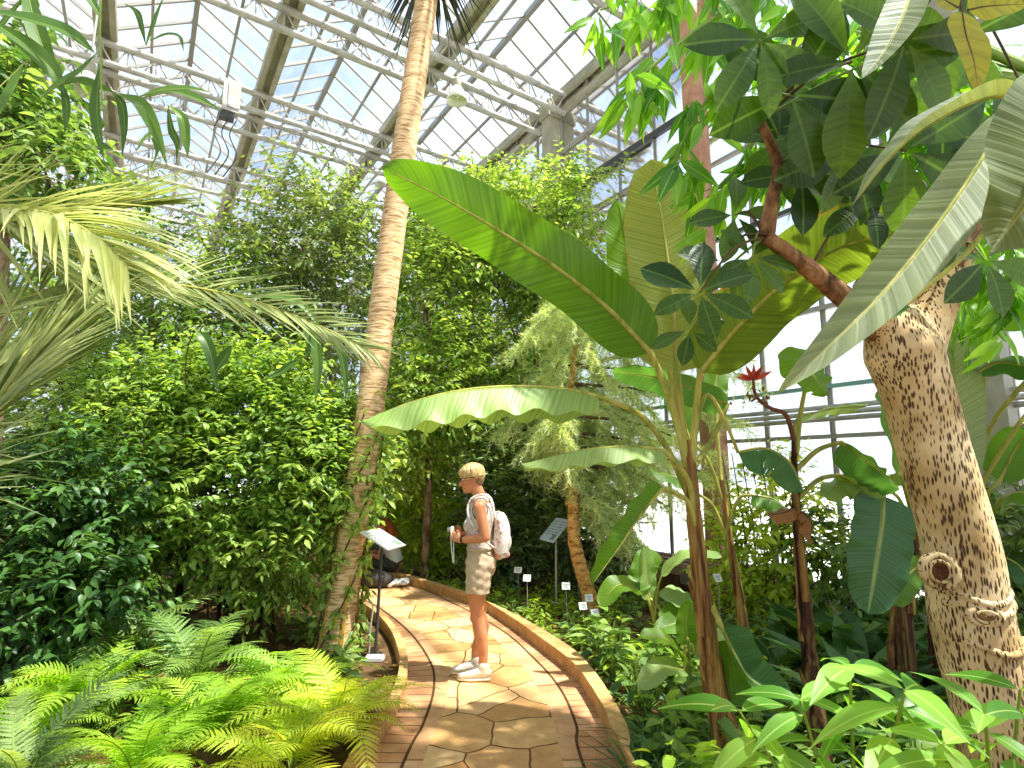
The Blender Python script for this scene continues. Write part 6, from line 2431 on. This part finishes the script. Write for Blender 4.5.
    for s_ in (-1, 1):
        g = Geo()
        g.tube(spline([(-.06, s_ * .075, .55), (-.10, s_ * .092, .70), (-.178, s_ * .1, .735), (-.262, s_ * .108, .69), (-.275, s_ * .125, .58), (-.19, s_ * .158, .43), (-.09, s_ * .13, .34), (-.04, s_ * .085, .30)], 40), .0085, 8)
        g.build('shoulder_strap', 'flower_cloth').parent = bk
    g = Geo()
    g.tube(spline([(-.04, -.03, .565), (-.035, -.02, .6), (-.035, .02, .6), (-.04, .03, .565)], 12), .005, 6)
    g.build('grab_loop', 'grey_cloth').parent = bk

    for o_ in (root, cm, bk):
        o_.location = wp + (Vector(o_.location) - wp) * .975
        o_.scale = (.975,) * 3


woman()


def seated():
    """person resting on the kerb at the bend of the path, partly behind the sign"""
    sp = G(388, 580)
    sp.z = .02
    root = empty('person', sp, label='red-haired person sitting at the far bend of the path behind the white sign', cat='person')
    fl = Flesh()
    # faces left and a bit to the viewer; sits on the kerb, knees up
    fl.limb([(.10, 0, .20), (.08, 0, .32), (.03, 0, .48), (-.01, 0, .60)], [(.11, .16), (.10, .14), (.10, .155), (.08, .13)])
    fl.limb([(-.01, 0, .60), (-.06, 0, .70)], [.055, .05])
    fl.ball((-.10, -.02, .77), (.095, .075, .105))
    fl.ball((-.15, -.03, .73), (.05, .05, .06)).ball((-.20, -.035, .755), (.012, .012, .016))
    for s_ in (-1, 1):
        fl.ball((-.09, s_ * .075 - .02, .76), (.018, .01, .03))
        fl.ball((.0, s_ * .16, .57), .05)
        fl.limb([(.0, s_ * .165, .57), (-.06, s_ * .2, .44), (-.10, s_ * .2, .33)], [.045, .04, .034])
        fl.limb([(-.10, s_ * .2, .33), (-.22, s_ * .14, .36), (-.33, s_ * .07, .38)], [.035, .034, .024])
        hand(fl, (-.33, s_ * .07, .38), (-.8, -s_ * .3, -.2), (0, -s_ * .6, -1), .5, -s_)
        fl.limb([(.09, s_ * .09, .21), (-.12, s_ * .12, .24), (-.32, s_ * .13, .30)], [.088, .075, .055])
        fl.limb([(-.32, s_ * .13, .30), (-.33, s_ * .13, .18), (-.30, s_ * .13, .07)], [.054, .052, .035])
        fl.limb([(-.29, s_ * .13, .04), (-.42, s_ * .14, .025)], [.035, .028])
    body = fl.fuse('body', ['skin', 'lip', 'iris'], .007, 3, root)
    for p in body.data.polygons:
        c = p.center
        for s_ in (-1, 1):
            if c.x < -.165 and (abs(c.y + .03 - s_ * .028) < .012) and abs(c.z - .775) < .008:
                p.material_index = 2
        if c.x < -.18 and abs(c.y + .03) < .02 and abs(c.z - .707) < .007:
            p.material_index = 1
    fl = Flesh()
    fl.ball((-.075, -.015, .80), (.105, .088, .098))
    fl.limb([(-.02, -.05, .80), (.03, -.075, .66), (.03, -.08, .50)], [(.06, .05), (.06, .045), (.03, .025)])
    fl.limb([(-.02, .03, .80), (.05, .05, .66), (.07, .05, .48)], [(.06, .05), (.06, .045), (.03, .025)])
    fl.fuse('hair', 'red_hair', .006, 2, root)
    fl = Flesh()
    fl.limb([(.10, 0, .22), (.08, 0, .33), (.03, 0, .48), (.0, 0, .59)], [(.125, .175), (.118, .16), (.118, .17), (.095, .14)], cap=False)
    for s_ in (-1, 1):
        fl.limb([(.0, s_ * .15, .575), (-.045, s_ * .19, .47)], [.06, .055])
    fl.fuse('shirt', 'white_cloth', .007, 2, root)
    fl = Flesh()
    fl.limb([(.12, 0, .19), (.08, 0, .25)], [(.13, .175), (.125, .17)], cap=False)
    for s_ in (-1, 1):
        fl.limb([(.08, s_ * .09, .215), (-.12, s_ * .12, .245), (-.24, s_ * .126, .28)], [.102, .09, .075])
    fl.fuse('shorts', 'grey_cloth', .007, 2, root)
    for s_ in (-1, 1):
        fl = Flesh()
        fl.limb([(-.26, s_ * .13, .045), (-.35, s_ * .135, .045), (-.45, s_ * .14, .035)], [(.045, .045), (.043, .048), (.03, .042)])
        fl.limb([(-.29, s_ * .13, .05), (-.295, s_ * .13, .10)], [.048, .044])
        shoe = fl.fuse('shoe', 'shoewhite', .007, 2, root)


seated()
# dark bag and pale cloth lying beside the seated person
fl = Flesh()
fl.limb([(-.2, 0, .10), (0, 0, .12), (.2, 0, .10)], [(.1, .11), (.13, .13), (.1, .11)])
o = fl.fuse('bag', 'grey_cloth', .01, 3)
o.location = G(372, 589)
o.location.z = .02
tag(o, 'soft dark grey bag lying on the pavement beside the seated person', 'bag')
fl = Flesh()
rs = np.random.RandomState(2)
for i in range(26):
    fl.ball((rs.uniform(-.2, .2), rs.uniform(-.1, .1), .035 + rs.uniform(0, .05)), (rs.uniform(.04, .09), rs.uniform(.03, .06), rs.uniform(.02, .04)))
o = fl.fuse('cloth_bundle', 'white_cloth', .01, 2)
o.location = G(394, 588)
o.location.z = .015
tag(o, 'crumpled white cloth bundle on the pavement beside the dark bag', 'cloth')
